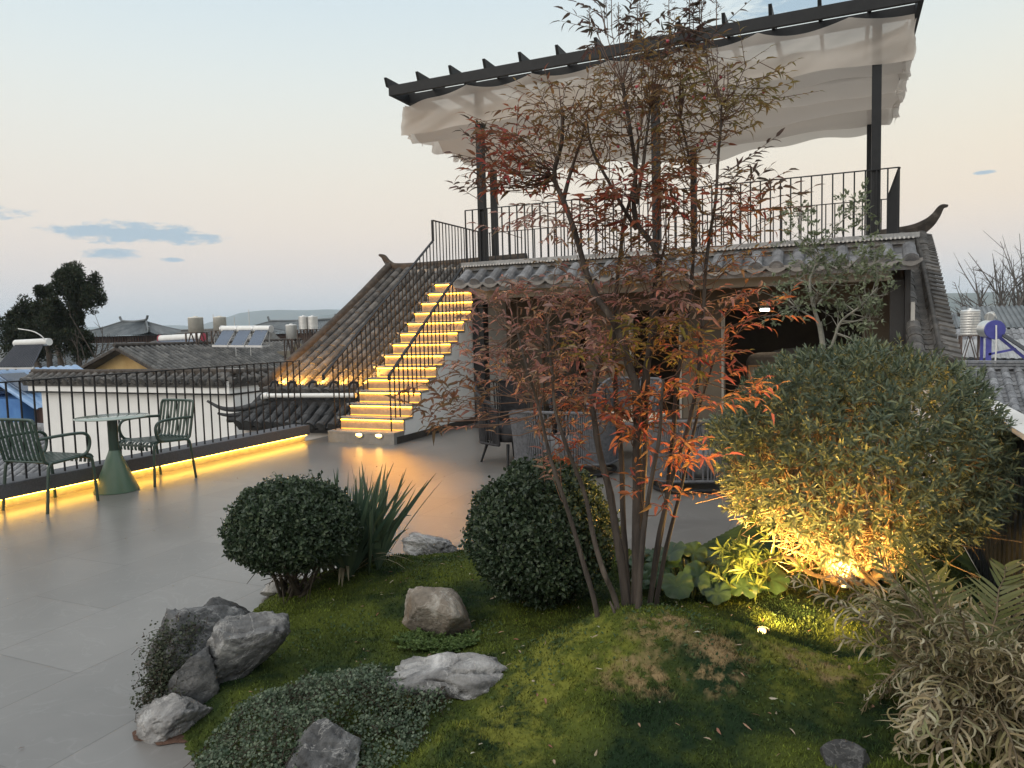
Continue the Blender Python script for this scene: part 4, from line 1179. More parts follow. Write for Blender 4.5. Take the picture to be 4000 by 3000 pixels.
def make_chair(label):
    t = thing('slatted_armchair', label, 'chair', (0, 0, 0), 'green slatted metal armchairs')
    hw = 0.245; R = 0.014
    # side frames: seat rail bending up into the back
    sp = [(-.245, .415), (-.20, .447), (.0, .437), (.17, .43), (.225, .445), (.245, .50), (.30, .77), (.305, .80)]
    m = MB()
    for s in (-1, 1):
        m.tube(curve([(s * hw, a, c) for a, c in sp], 5), R, 8)
    m.tube(curve([(-hw, .305, .79), (-hw + .012, .309, .817), (-hw + .045, .31, .828), (0, .31, .83), (hw - .045, .31, .828), (hw - .012, .309, .817), (hw, .305, .79)], 5), R, 8)
    m.tube([(-hw, -.245, .413), (hw, -.245, .413)], R * .9, 8)
    m.tube([(-hw, .235, .447), (hw, .235, .447)], R * .8, 8)
    m.build('frame', M_green, t)
    # slats: seat to back in one bent strip, rounded over the front
    for i in range(8):
        x = -hw + .052 + i * (2 * hw - .104) / 7
        pts = curve([(-.256, .36), (-.258, .40), (-.235, .442), (-.15, .452), (.0, .442), (.165, .437), (.222, .452), (.246, .51), (.30, .77), (.308, .822)], 4) if 0 else None
        q = curve([(x, a, c) for a, c in [(-.252, .365), (-.256, .405), (-.235, .445), (-.15, .455), (.0, .445), (.165, .44), (.222, .455), (.246, .51), (.298, .77), (.304, .822)]], 4)
        mm = MB()
        for a, c in zip(q[:-1], q[1:]):
            d = (c - a).normalized(); nn = Vector((1, 0, 0)).cross(d)
            w2 = .015; th = nn * .003
            mm.add([a + Vector((-w2, 0, 0)) + th, a + Vector((w2, 0, 0)) + th, c + Vector((w2, 0, 0)) + th, c + Vector((-w2, 0, 0)) + th,
                    a + Vector((-w2, 0, 0)) - th, a + Vector((w2, 0, 0)) - th, c + Vector((w2, 0, 0)) - th, c + Vector((-w2, 0, 0)) - th],
                   [(0, 1, 2, 3), (7, 6, 5, 4), (0, 4, 5, 1), (1, 5, 6, 2), (2, 6, 7, 3), (3, 7, 4, 0)])
        mm.build('slat', M_green, t)
    for s in (-1, 1):
        m = MB(); m.tube(curve([(s * (hw + .004), -.17, .438), (s * (hw + .016), -.208, .42), (s * (hw + .022), -.228, .36), (s * (hw + .03), -.25, .0)], 6), R, 8); m.build('leg', M_green, t)
        m = MB(); m.tube(curve([(s * (hw + .004), .16, .432), (s * (hw + .016), .20, .415), (s * (hw + .022), .22, .355), (s * (hw + .03), .262, .0)], 6), R, 8); m.build('leg', M_green, t)
        m = MB(); m.tube(curve([(s * (hw + .008), -.11, .447), (s * (hw + .022), -.165, .468), (s * (hw + .03), -.197, .53), (s * (hw + .03), -.20, .60), (s * (hw + .03), -.165, .645), (s * (hw + .03), -.09, .662), (s * (hw + .022), .10, .664), (s * (hw + .004), .275, .655)], 6), R * 1.05, 8); m.build('armrest', M_green, t)
    return t
def dup(root, loc, rotz, label):
    r = root.copy(); col.objects.link(r); r.location = loc; r.rotation_euler = (0, 0, rotz); r['label'] = label
    for ch in list(root.children):
        c = ch.copy(); col.objects.link(c); c.parent = r
        for g_ in ch.children:
            d = g_.copy(); col.objects.link(d); d.parent = c
    return r
ch0 = make_chair('dark green slatted armchair right of the round table, facing the viewer')
dup(ch0, (-6.62, 4.41, 0), math.pi + rad(4), 'dark green slatted armchair left of the round table, seen from behind')
ch0.location = (-6.63, 5.57, 0); ch0.rotation_euler = (0, 0, rad(-2))

# rope lounge furniture in front of the pavilion
M_rope = mat('grey_rope', (0.075, 0.078, 0.088), (0.13, 0.135, 0.15), 30, .9, .2, 80)
M_drope = mat('black_rope', (0.015, 0.015, 0.018), (0.03, 0.03, 0.034), 30, .85, .2, 80)
M_cush = mat('grey_cushion', (0.13, 0.13, 0.135), (0.17, 0.17, 0.175), 60, .95, .1, 200)
def tub(label, cx_, cy_, ang, w_, d_, h_, m_, z0=0.18, ncord=64, a0=-1.95, a1=1.95, flare=1.12, cat='armchair', grp=None, leg=True, wing=0.0):
    """tub seat: vertical cords between a base ring and a top rail, open at its front (+local y is the back)"""
    t = thing('rope_armchair' if cat == 'armchair' else 'rope_sofa', label, cat, (cx_, cy_, 0), grp)
    ca, sa = math.cos(ang), math.sin(ang)
    def W(x, y, z): return (cx_ + x * ca - y * sa, cy_ + x * sa + y * ca, z)
    def ell(a, k_, z):
        s, c = math.sin(a), math.cos(a); e_ = 0.62
        return W(math.copysign(abs(s) ** e_, s) * w_ / 2 * k_, math.copysign(abs(c) ** e_, c) * d_ / 2 * k_, z)
    def top(a):
        b_ = abs(a) / a1
        return z0 + (h_ - z0) * (1 - .42 * max(0, (b_ - .35) / .65) ** 1.6) + wing * (1 - b_)
    A = [a0 + (a1 - a0) * i / 60 for i in range(61)]
    m = MB(); m.tube([ell(a, flare, top(a)) for a in A], .019, 8); m.tube([ell(a, 1.0, z0) for a in A], .016, 6)
    m.tube([ell(a0, flare, top(a0)), ell(a0, 1, z0)], .016, 6); m.tube([ell(a1, flare, top(a1)), ell(a1, 1, z0)], .016, 6)
    m.build('frame', m_, t)
    m = MB()
    for i in range(ncord):
        a = a0 + (a1 - a0) * (i + .5) / ncord
        mid = ell(a, 1 + (flare - 1) * .35, z0 + (top(a) - z0) * .5)
        m.tube([ell(a, 1.0, z0), mid, ell(a, flare, top(a))], .0105, 5, False)
    m.build('rope_cords', m_, t)
    m = MB(); n_ = 40
    pts = [ell(6.28319 * i / n_, .90, 0) for i in range(n_)]
    rows = [(1.0, z0 + .03), (1.03, z0 + .09), (1.0, z0 + .17), (.86, z0 + .20)]
    vs = []
    for k_, z in rows: vs += [(cx_ + (p[0] - cx_) * k_, cy_ + (p[1] - cy_) * k_, z) for p in pts]
    fs = [(r_ * n_ + i, r_ * n_ + (i + 1) % n_, (r_ + 1) * n_ + (i + 1) % n_, (r_ + 1) * n_ + i) for r_ in range(3) for i in range(n_)]
    m.add(vs, fs + [tuple(range(3 * n_, 4 * n_)), tuple(range(n_))[::-1]], True); m.build('seat_cushion', M_cush if m_ is M_rope else m_, t)
    if leg:
        for sx in (-1, 1):
            for sy in (-1, 1):
                m = MB(); m.tube([W(sx * w_ * .40, sy * d_ * .40, 0), W(sx * w_ * .30, sy * d_ * .30, z0)], [.012, .02], 8); m.build('leg', M_steel, t)
    else:
        m = MB(); m.tube([ell(6.28319 * i / 40, .93, .03) for i in range(41)], .02, 6); m.build('base_ring', M_steel, t)
    return t
tub('tall black rope armchair on splayed legs nearest the stairs', -3.43, 7.62, rad(62), .60, .62, .86, M_drope, .24, 60, grp='black rope chairs', wing=.05)
tub('black rope armchair behind the grey rope sofa, close to the pavilion', -2.85, 8.35, rad(20), .62, .60, .82, M_drope, .22, 56, grp='black rope chairs')
tub('long grey rope sofa, its curved back to the viewer, left of the reddish canes', -2.63, 7.28, math.pi, 1.06, .72, .66, M_rope, .14, 92, flare=1.08, cat='sofa', leg=False)
tub('grey rope tub armchair behind the reddish bush, right of the cream table', -1.27, 6.9, rad(200), .78, .72, .66, M_rope, .12, 70, grp='grey rope tub chairs', leg=False)
tub('grey rope tub armchair partly hidden by the big bush, its back towards the viewer', -.98, 7.85, rad(250), .8, .76, .70, M_rope, .14, 70, grp='grey rope tub chairs', leg=False)
tub('grey upholstered rope armchair behind the cream table', -2.3, 8.35, rad(-10), .70, .66, .88, M_rope, .2, 60, grp='grey rope chairs at the table')
tt = thing('lounge_table', 'square cream topped low table among the rope chairs', 'table', (-2.07, 7.75, 0))
m = MB(); m.box(-2.42, -1.75, 7.4, 8.05, .52, .55); m.build('tabletop', mat('cream_top', (.5, .44, .34), (.58, .51, .4), 3, .4), tt, .006)
for sx in (-2.38, -1.79):
    for sy in (7.45, 8.0):
        m = MB(); m.box(sx - .02, sx + .02, sy - .02, sy + .02, 0, .518); m.build('leg', mat('cream_leg', (.5, .44, .34)) if (sx, sy) == (-2.38, 7.45) else bpy.data.materials['cream_leg'], tt)
# sofa inside the pavilion
sf = thing('indoor_armchair', 'rounded brown grey armchair with an orange wooden rail inside the pavilion', 'armchair', (-1.05, 12.9, 0))
def blob(name, c, r, m_, par, e_=.6, n1=20, n2=12):
    vs = []; fs = []
    for j in range(n2 + 1):
        ph = math.pi * (j / n2 - .5)
        for i in range(n1):
            th = 6.28319 * i / n1
            p_ = lambda v: math.copysign(abs(v) ** e_, v)
            vs.append((c[0] + r[0] * p_(math.cos(ph)) * p_(math.cos(th)), c[1] + r[1] * p_(math.cos(ph)) * p_(math.sin(th)), c[2] + r[2] * p_(math.sin(ph))))
    for j in range(n2):
        for i in range(n1): fs.append((j * n1 + i, j * n1 + (i + 1) % n1, (j + 1) * n1 + (i + 1) % n1, (j + 1) * n1 + i))
    m = MB(); m.add(vs, fs, True); return m.build(name, m_, par)
M_olive = mat('taupe_fabric', (.11, .095, .08), (.15, .13, .11), 30, .95, .1, 120)
blob('backrest', (-1.1, 12.95, .74), (.36, .16, .28), M_olive, sf)
blob('seat', (-1.1, 13.25, .34), (.36, .36, .16), M_olive, sf, .4)
m = MB(); m.box(-1.40, -.72, 12.72, 12.76, .79, .815); m.box(-1.40, -1.375, 12.72, 12.76, 0, .788); m.box(-.745, -.72, 12.72, 12.76, 0, .788); m.build('wooden_rail', mat('orange_wood', (.36, .17, .05), (.44, .22, .07), 5, .5), sf)
m = MB(); m.box(-1.37, -.75, 12.735, 12.75, .1, .785); m.build('back_panel', mat('tan_panel', (.3, .23, .16)), sf)
s2_ = thing('indoor_sofa', 'long dark grey sofa deep inside the pavilion', 'sofa', (-.3, 14.4, 0))
blob('backrest', (-.35, 14.6, .78), (.95, .2, .26), M_cush, s2_)
blob('seat', (-.35, 14.2, .36), (.95, .4, .16), M_cush, s2_, .4)

# ============================================================ GARDEN
OUT = [(-1.95, 1.74), (-2.25, 1.92), (-2.66, 2.2), (-2.84, 2.75), (-3.0, 3.25), (-2.8, 3.75), (-2.5, 4.25), (-1.8, 4.35), (-1.2, 4.5), (-.9, 4.9), (-.6, 5.9), (.745, 5.9), (.745, -.4), (-.6, .2), (-1.45, 1.0)]
CP = np.array([(-2.2, 1.8, .03), (-2.5, 2.2, .10), (-2.72, 2.8, .10), (-2.72, 3.13, .13), (-2.45, 3.44, .14), (-2.3, 4.1, .10), (-1.94, 3.62, .17), (-1.38, 3.39, .14), (-.73, 2.66, .465), (-.95, 2.60, .40), (-.5, 2.68, .44), (-.25, 2.70, .38), (-.02, 2.66, .32), (-.75, 3.06, .10), (-1.02, 2.95, .12), (-.45, 3.1, .12), (-.15, 3.1, .15), (-1.15, 2.5, .24),
               (-.755, 3.9, .08), (-.05, 4.08, .16), (-.31, 3.25, .18), (-1.31, 2.3, .15), (-1.72, 2.78, .12), (-.9, 1.92, .24), (-.014, 2.2, .28), (.25, 2.5, .26), (-2.0, 2.2, .10), (-1.42, 1.72, .13), (-1.85, 1.6, .04), (-1.25, 2.75, .16),
               (-1.0, 3.2, .14), (-.6, 3.3, .14), (-1.6, 2.0, .15), (0, 1.0, .25), (-1, 1.0, .12), (.8, 2.0, .22), (.8, 4, .15), (.4, 5.4, .06), (-.5, 4.8, .05), (-.6, 2.25, .30), (-1.9, 3.1, .15), (-2.2, 2.7, .13)])
def inside_dist(x, y):
    """signed distance to the bed outline (positive inside)"""
    n_ = len(OUT); ins = np.zeros(x.shape, bool); dm = np.full(x.shape, 1e9)
    for i in range(n_):
        (x1, y1), (x2, y2) = OUT[i], OUT[(i + 1) % n_]
        c = ((y1 > y) != (y2 > y)) & (x < (x2 - x1) * (y - y1) / (y2 - y1 + 1e-12) + x1)
        ins ^= c
        t_ = np.clip(((x - x1) * (x2 - x1) + (y - y1) * (y2 - y1)) / ((x2 - x1) ** 2 + (y2 - y1) ** 2), 0, 1)
        dm = np.minimum(dm, np.hypot(x - x1 - t_ * (x2 - x1), y - y1 - t_ * (y2 - y1)))
    return np.where(ins, dm, -dm)
def gz(x, y):
    x = np.asarray(x, float); y = np.asarray(y, float)
    d2 = (x[..., None] - CP[:, 0]) ** 2 + (y[..., None] - CP[:, 1]) ** 2
    w_ = np.exp(-d2 / (2 * .135 ** 2)) + 1e-3 / (d2 + .05)
    h = (w_ * CP[:, 2]).sum(-1) / w_.sum(-1)
    sd_ = inside_dist(x, y)
    e_ = np.clip(sd_ / .22, 0, 1); e_ = e_ * e_ * (3 - 2 * e_)
    wob = .012 * np.sin(x * 9 + 2 * np.sin(y * 5)) * np.cos(y * 8 + x * 3) + .006 * np.sin(x * 23 + y * 17)
    return (h + wob) * (.12 + .88 * e_) * (sd_ > 0) - .06 * (sd_ <= 0)
def GZ(x, y): return float(gz(np.array([x]), np.array([y]))[0])
# ground sheet
nx_, ny_ = 200, 320
gx = np.linspace(-3.1, .76, nx_); gy = np.linspace(-.5, 6.0, ny_)
XX, YY = np.meshgrid(gx, gy, indexing='ij'); ZZ = gz(XX, YY)
Vv = np.stack([XX, YY, ZZ], -1).reshape(-1, 3)
ii = (np.arange(nx_ - 1)[:, None] * ny_ + np.arange(ny_ - 1)[None, :]).ravel()
quad = np.stack([ii, ii + ny_, ii + ny_ + 1, ii + 1], 1)
quad = quad[(Vv[quad][:, :, 2].max(1) > -.05)]
def mossmat(name, dark=1.0, base=False):
    m = bpy.data.materials.new(name); m.use_nodes = True
    n, k = m.node_tree.nodes, m.node_tree.links
    b = n['Principled BSDF']; b.inputs['Roughness'].default_value = .9; b.inputs['Specular IOR Level'].default_value = .15
    g_ = n.new('ShaderNodeNewGeometry')
    def noise(sc__, det=5, off=(0, 0, 0)):
        mp_ = n.new('ShaderNodeMapping'); mp_.inputs['Location'].default_value = off
        k.new(g_.outputs['Position'], mp_.inputs[0])
        z = n.new('ShaderNodeTexNoise'); z.inputs['Scale'].default_value = sc__; z.inputs['Detail'].default_value = det; z.inputs['Roughness'].default_value = .62
        k.new(mp_.outputs[0], z.inputs['Vector']); return z.outputs[0]
    def ramp_(src, p0, c0, p1, c1):
        r_ = n.new('ShaderNodeValToRGB'); e_ = r_.color_ramp.elements
        e_[0].position = p0; e_[0].color = (*c0, 1); e_[1].position = p1; e_[1].color = (*c1, 1)
        k.new(src, r_.inputs[0]); return r_.outputs[0]
    c0 = ramp_(noise(2.3), .40, (.016 * dark, .036 * dark, .014 * dark), .60, (.10 * dark, .128 * dark, .022 * dark))
    def mixin(prev, fac, c):
        x_ = n.new('ShaderNodeMix'); x_.data_type = 'RGBA'; k.new(fac, x_.inputs[0]); k.new(prev, x_.inputs[6]); x_.inputs[7].default_value = (*c, 1); return x_.outputs[2]
    # dry straw coloured patches round the shrub foot and down the right bank
    def spot(cx_, cy_, r_, amp=.6, z_=.3):
        d_ = n.new('ShaderNodeVectorMath'); d_.operation = 'DISTANCE'; d_.inputs[1].default_value = (cx_, cy_, z_)
        k.new(g_.outputs['Position'], d_.inputs[0])
        q = n.new('ShaderNodeMapRange'); q.inputs[1].default_value = r_; q.inputs[2].default_value = r_ * .35; q.inputs[3].default_value = 0; q.inputs[4].default_value = 1
        k.new(d_.outputs['Value'], q.inputs[0])
        a_ = n.new('ShaderNodeMath'); a_.operation = 'MULTIPLY_ADD'; a_.inputs[1].default_value = 8.0; a_.inputs[2].default_value = -4.25
        k.new(noise(15.0, 8, (cx_ * 3, 1, 2)), a_.inputs[0])
        s_ = n.new('ShaderNodeMath'); s_.operation = 'ADD'; k.new(a_.outputs[0], s_.inputs[0]); k.new(q.outputs[0], s_.inputs[1])
        f_ = n.new('ShaderNodeMath'); f_.operation = 'MULTIPLY'; f_.use_clamp = True; k.new(s_.outputs[0], f_.inputs[0]); k.new(q.outputs[0], f_.inputs[1])
        f2 = n.new('ShaderNodeMath'); f2.operation = 'MULTIPLY'; f2.use_clamp = True; k.new(f_.outputs[0], f2.inputs[0]); f2.inputs[1].default_value = amp * 1.6
        return f2.outputs[0]
    cc = c0
    for (a_, b_, z_, r_) in [(-0.68, 2.35, 0.38, 0.12325), (-0.59, 2.56, 0.41, 0.1305), (-0.58, 2.35, 0.36, 0.11599999999999999), (-0.37, 2.54, 0.39, 0.1305), (-0.38, 2.42, 0.36, 0.1015), (-0.18, 2.66, 0.37, 0.11599999999999999), (-0.09, 2.67, 0.34, 0.11599999999999999), (-0.02, 2.65, 0.32, 0.11599999999999999)]:
        cc = mixin(cc, spot(a_, b_, r_ * 1.15, .6, z_), (.23, .165, .085))
    for (a_, b_, r_) in ((-.9, 2.45, .35), (-1.0, 2.1, .35), (-.1, 2.75, .4)):  # mound highlight painted into the moss colour as yellow-green patches
        cc = mixin(cc, spot(a_, b_, r_, .45), (.17, .175, .03))
    if not base:
        mr_ = n.new('ShaderNodeMapRange'); mr_.inputs[3].default_value = .6; mr_.inputs[4].default_value = 1.5; k.new(g_.outputs['Random Per Island'], mr_.inputs[0])
        v_ = n.new('ShaderNodeVectorMath'); v_.operation = 'SCALE'; k.new(cc, v_.inputs[0]); k.new(mr_.outputs[0], v_.inputs[3]); cc = v_.outputs[0]
    k.new(cc, b.inputs['Base Color'])
    return m
go = npmesh('garden_ground', Vv, [quad], mossmat('moss_base', .6, True), None, True)
tag(go, kind='structure')
# moss: short dense blades
nM = 230000
mx = rng.uniform(-2.9, .78, nM); my = rng.uniform(1.45, 4.9, nM)
keep = (inside_dist(mx, my) > .015) & (rng.uniform(0, 1, nM) < np.clip(2.1 / np.hypot(mx, my) ** 1.0, .25, 1))
mx, my = mx[keep], my[keep]; nM = len(mx); mz = gz(mx, my)
dirs = norm(np.stack([rng.normal(0, .55, nM), rng.normal(0, .55, nM), np.ones(nM)], 1))
ln = rng.uniform(.006, .017, nM) * (1 + .5 * (np.sin(mx * 7) * np.sin(my * 9) > .2))
sd_ = norm(np.cross(dirs, rng.normal(0, 1, (nM, 3)))) * (.0018 + .0006 * np.hypot(mx, my))[:, None] * .8
B0 = np.stack([mx, my, mz - .002], 1)
Vm = np.stack([B0 - sd_, B0 + sd_, B0 + dirs * ln[:, None]], 1).reshape(-1, 3)
tag(npmesh('moss', Vm, [np.arange(nM * 3).reshape(-1, 3)], mossmat('moss_blade', 1.0), None), kind='stuff')
# litter: pale fallen leaves and needles
nL = 420
lx = rng.uniform(-2.5, .5, nL); ly = rng.uniform(1.6, 4.2, nL); kp = inside_dist(lx, ly) > .08; lx, ly = lx[kp], ly[kp]
P0 = np.stack([lx, ly, gz(lx, ly) + .011], 1)
leaves('fallen_leaves', P0, np.stack([rng.normal(0, 1, len(lx)), rng.normal(0, 1, len(lx)), rng.normal(0, .15, len(lx))], 1), rng.uniform(.010, .034, len(lx)), rng.uniform(.003, .009, len(lx)),
       leafmat('dry_leaf', [(.30, .2, .12), (.42, .38, .28), (.25, .1, .07), (.36, .24, .16), (.5, .48, .4)], .7, .2), None)
tag(bpy.data.objects['fallen_leaves'], kind='stuff')

# low weeds among the moss, and a spill of reddish soil at the corner of the bed
nW = 5200
wx = rng.uniform(-2.4, .6, nW * 2); wy = rng.uniform(1.6, 4.0, nW * 2)
kp = (inside_dist(wx, wy) > .06) & (np.array([mnoise.noise((a * 2.6, b * 2.6, 4)) for a, b in zip(wx, wy)]) > rng.uniform(.0, .42, nW * 2)); wx, wy = wx[kp], wy[kp]
P0 = np.stack([wx, wy, gz(wx, wy) + .004], 1)
leaves('ground_weeds', P0, np.stack([rng.normal(0, .8, len(wx)), rng.normal(0, .8, len(wx)), rng.uniform(.3, 1, len(wx))], 1), rng.uniform(.009, .02, len(wx)), rng.uniform(.006, .011, len(wx)),
       leafmat('weed_leaf', [(.03, .06, .022), (.05, .09, .03), (.08, .12, .045), (.035, .065, .03)], .6, .25, .3), None)
tag(bpy.data.objects['ground_weeds'], kind='stuff')
mb = MB(); nS = 60
for (cx_, cy_, ra, rb) in ((-2.36, 1.93, .13, .07),):
    ring = [(cx_ + ra * math.cos(6.28319 * q / nS) * (1 + .35 * mnoise.noise((math.cos(6.28319 * q / nS) * 2.2, math.sin(6.28319 * q / nS) * 2.2, cx_))), cy_ + rb * math.sin(6.28319 * q / nS) * (1 + .35 * mnoise.noise((math.cos(6.28319 * q / nS) * 2.2, math.sin(6.28319 * q / nS) * 2.2, cx_ + 3))), .0045) for q in range(nS)]
    mb.add([(cx_, cy_, .010)] + ring, [(0, 1 + q, 1 + (q + 1) % nS) for q in range(nS)])
tag(mb.build('soil_spill', mat('reddish_soil', (.07, .035, .022), (.12, .065, .045), 22, .95, .5, 60)), kind='stuff')
nF = 70
fx_ = rng.uniform(-6.6, -2.6, nF); fy_ = rng.uniform(1.5, 7.5, nF); kp = inside_dist(fx_, fy_) < -.05; fx_, fy_ = fx_[kp], fy_[kp]
leaves('paving_litter', np.stack([fx_, fy_, np.full(len(fx_), .006)], 1), np.stack([rng.normal(0, 1, len(fx_)), rng.normal(0, 1, len(fx_)), rng.normal(0, .1, len(fx_))], 1), rng.uniform(.008, .024, len(fx_)), rng.uniform(.004, .009, len(fx_)), bpy.data.materials['dry_leaf'], None)
tag(bpy.data.objects['paving_litter'], kind='stuff')

# ---------------------------------------------------------------- rocks
def rockmat(name, c1, c2, c3, sc_=5.0, brown=None):
    m = bpy.data.materials.new(name); m.use_nodes = True
    n, k = m.node_tree.nodes, m.node_tree.links; b = n['Principled BSDF']; b.inputs['Roughness'].default_value = .85
    tc_ = n.new('ShaderNodeTexCoord')
    def nz_(s_, d_, dist=0.0):
        z = n.new('ShaderNodeTexNoise'); z.inputs['Scale'].default_value = s_; z.inputs['Detail'].default_value = d_; z.inputs['Distortion'].default_value = dist; z.inputs['Roughness'].default_value = .65
        k.new(tc_.outputs['Object'], z.inputs['Vector']); return z.outputs[0]
    r_ = n.new('ShaderNodeValToRGB'); e_ = r_.color_ramp.elements
    e_[0].position = .34; e_[0].color = (*c1, 1); e_[1].position = .56; e_[1].color = (*c2, 1); x_ = e_.new(.68); x_.color = (*c3, 1)
    k.new(nz_(sc_, 9, .6), r_.inputs[0]); cc = r_.outputs[0]
    # pale mineral veins
    v_ = n.new('ShaderNodeValToRGB'); e_ = v_.color_ramp.elements
    e_[0].position = .488; e_[0].color = (0, 0, 0, 1); e_[1].position = .5; e_[1].color = (.55, .55, .55, 1); x_ = e_.new(.512); x_.color = (0, 0, 0, 1)
    k.new(nz_(sc_ * .8, 10, 1.3), v_.inputs[0])
    mx_ = n.new('ShaderNodeMix'); mx_.data_type = 'RGBA'; k.new(v_.outputs[0], mx_.inputs[0]); k.new(cc, mx_.inputs[6]); mx_.inputs[7].default_value = (*c3, 1); cc = mx_.outputs[2]
    if brown:
        w_ = n.new('ShaderNodeValToRGB'); w_.color_ramp.elements[0].position = .5; w_.color_ramp.elements[1].position = .62
        k.new(nz_(4.0, 4), w_.inputs[0]); m2_ = n.new('ShaderNodeMix'); m2_.data_type = 'RGBA'; k.new(w_.outputs[0], m2_.inputs[0]); k.new(cc, m2_.inputs[6]); m2_.inputs[7].default_value = (*brown, 1); cc = m2_.outputs[2]
    k.new(cc, b.inputs['Base Color'])
    bp_ = n.new('ShaderNodeBump'); bp_.inputs['Strength'].default_value = 1.0; bp_.inputs['Distance'].default_value = .022; k.new(nz_(28, 12), bp_.inputs['Height']); k.new(bp_.outputs[0], b.inputs['Normal'])
    return m
RK1 = rockmat('limestone_grey', (.04, .042, .045), (.15, .152, .155), (.46, .455, .44))
RK2 = rockmat('limestone_white', (.07, .07, .072), (.33, .325, .32), (.58, .57, .56), 5.0)
RK3 = rockmat('brown_stone', (.09, .075, .06), (.22, .19, .155), (.44, .42, .38), 5.0, (.19, .135, .09))
RK4 = rockmat('dark_limestone', (.03, .031, .033), (.085, .087, .09), (.2, .2, .2))
def rock(label, c, size, rot, m_, seed, facets=9, rough=.10, cat='rock', crev=0.0):
    import bmesh
    bm = bmesh.new(); bmesh.ops.create_icosphere(bm, subdivisions=5, radius=1.0)
    rs = random.Random(seed)
    pl = []
    for i in range(facets):
        v = Vector((rs.gauss(0, 1), rs.gauss(0, 1), rs.gauss(0, 1) * .9)).normalized(); pl.append((v, rs.uniform(.46, .84)))
    Rm = Matrix.Rotation(rot[2], 3, 'Z') @ Matrix.Rotation(rot[1], 3, 'Y') @ Matrix.Rotation(rot[0], 3, 'X')
    so_ = Vector((seed * 1.7, seed * .3, seed * 2.1))
    mb = MB(); vs = []
    for v in bm.verts:
        p = v.co.copy()
        for pn, pd in pl:
            d = p.dot(pn)
            if d > pd: p -= pn * (d - pd) * .93
        q = p * 1.9 + so_
        p *= 1 + rough * (mnoise.noise(q) + .6 * (1 - 2 * abs(mnoise.noise(q * 2.3))) * .6 + .5 * abs(mnoise.noise(q * 4.7)) + .3 * mnoise.noise(q * 10) + .16 * mnoise.noise(q * 21)) 
        if crev:
            cvv = abs(mnoise.noise(Vector((p.x * 1.2, p.y * 1.2, p.z * 2.6)) + so_ * 2))
            if cvv < .07: p *= 1 - crev * (1 - cvv / .07)
        p = Vector((p.x * size[0], p.y * size[1], p.z * size[2]))
        vs.append(Rm @ p + Vector(c))
    bm.verts.index_update()
    mb.add(vs, [[v.index for v in f.verts] for f in bm.faces], True); bm.free()
    o = mb.build('rock', m_)
    o.data.polygons.foreach_set('use_smooth', [True] * len(o.data.polygons))
    return tag(o, label, cat)
rock('big dark grey rock at the left corner of the garden, half covered by creeping vine', (-2.51, 2.27, .16), (.20, .31, .22), (.0, -.12, -.42), RK1, 3, 12, .15, crev=.12)
rock('leaning grey slab of rock right of the vine covered corner rock', (-2.25, 2.27, .215), (.105, .24, .175), (.42, .18, -.74), RK1, 11, 12, .15, crev=.12)
rock('flat black and white rock lying on the paving at the garden corner', (-2.33, 1.97, .05), (.17, .10, .10), (.1, -.22, .62), RK2, 5, 12, .16, crev=.16)
rock('dark rock end behind the corner rock, nearest the left ball bush', (-2.70, 2.58, .13), (.20, .12, .13), (0, .1, .3), RK4, 14, 11, .15)
rock('long dark upright stone face between corner rock and slab', (-2.36, 2.10, .13), (.12, .11, .15), (.2, 0, .3), RK4, 9, 10, .13)
rock('wide white grey cracked boulder lying flat in the middle of the moss', (-1.36, 2.38, .165), (.285, .135, .145), (.08, .10, .36), RK2, 21, 12, .15, crev=.20)
rock('squat brown boulder with a pale chipped face standing between the two ball bushes', (-1.72, 2.86, .19), (.21, .15, .165), (.05, .04, -.35), RK3, 41, 10, .09)
rock('pale pitted rock at the back of the garden behind the spiky plant', (-2.41, 4.08, .10), (.19, .11, .11), (0, .1, .2), RK2, 31, 9, .2, crev=.15)
rock('small flat rock under the left ball bush at the paving edge', (-2.93, 3.27, .05), (.16, .08, .07), (0, .1, .5), RK2, 13, 9, .14)
rock('grey boulder in the foreground pushing up through the vine leaves', (-1.50, 1.83, .14), (.13, .12, .13), (.2, .25, .7), RK1, 17, 11, .15, crev=.14)
rock('rounded dark stone at the foot of the dried palm, cut by the picture bottom', (.02, 2.17, .28), (.075, .055, .055), (0, 0, .2), RK4, 23, 6, .05)

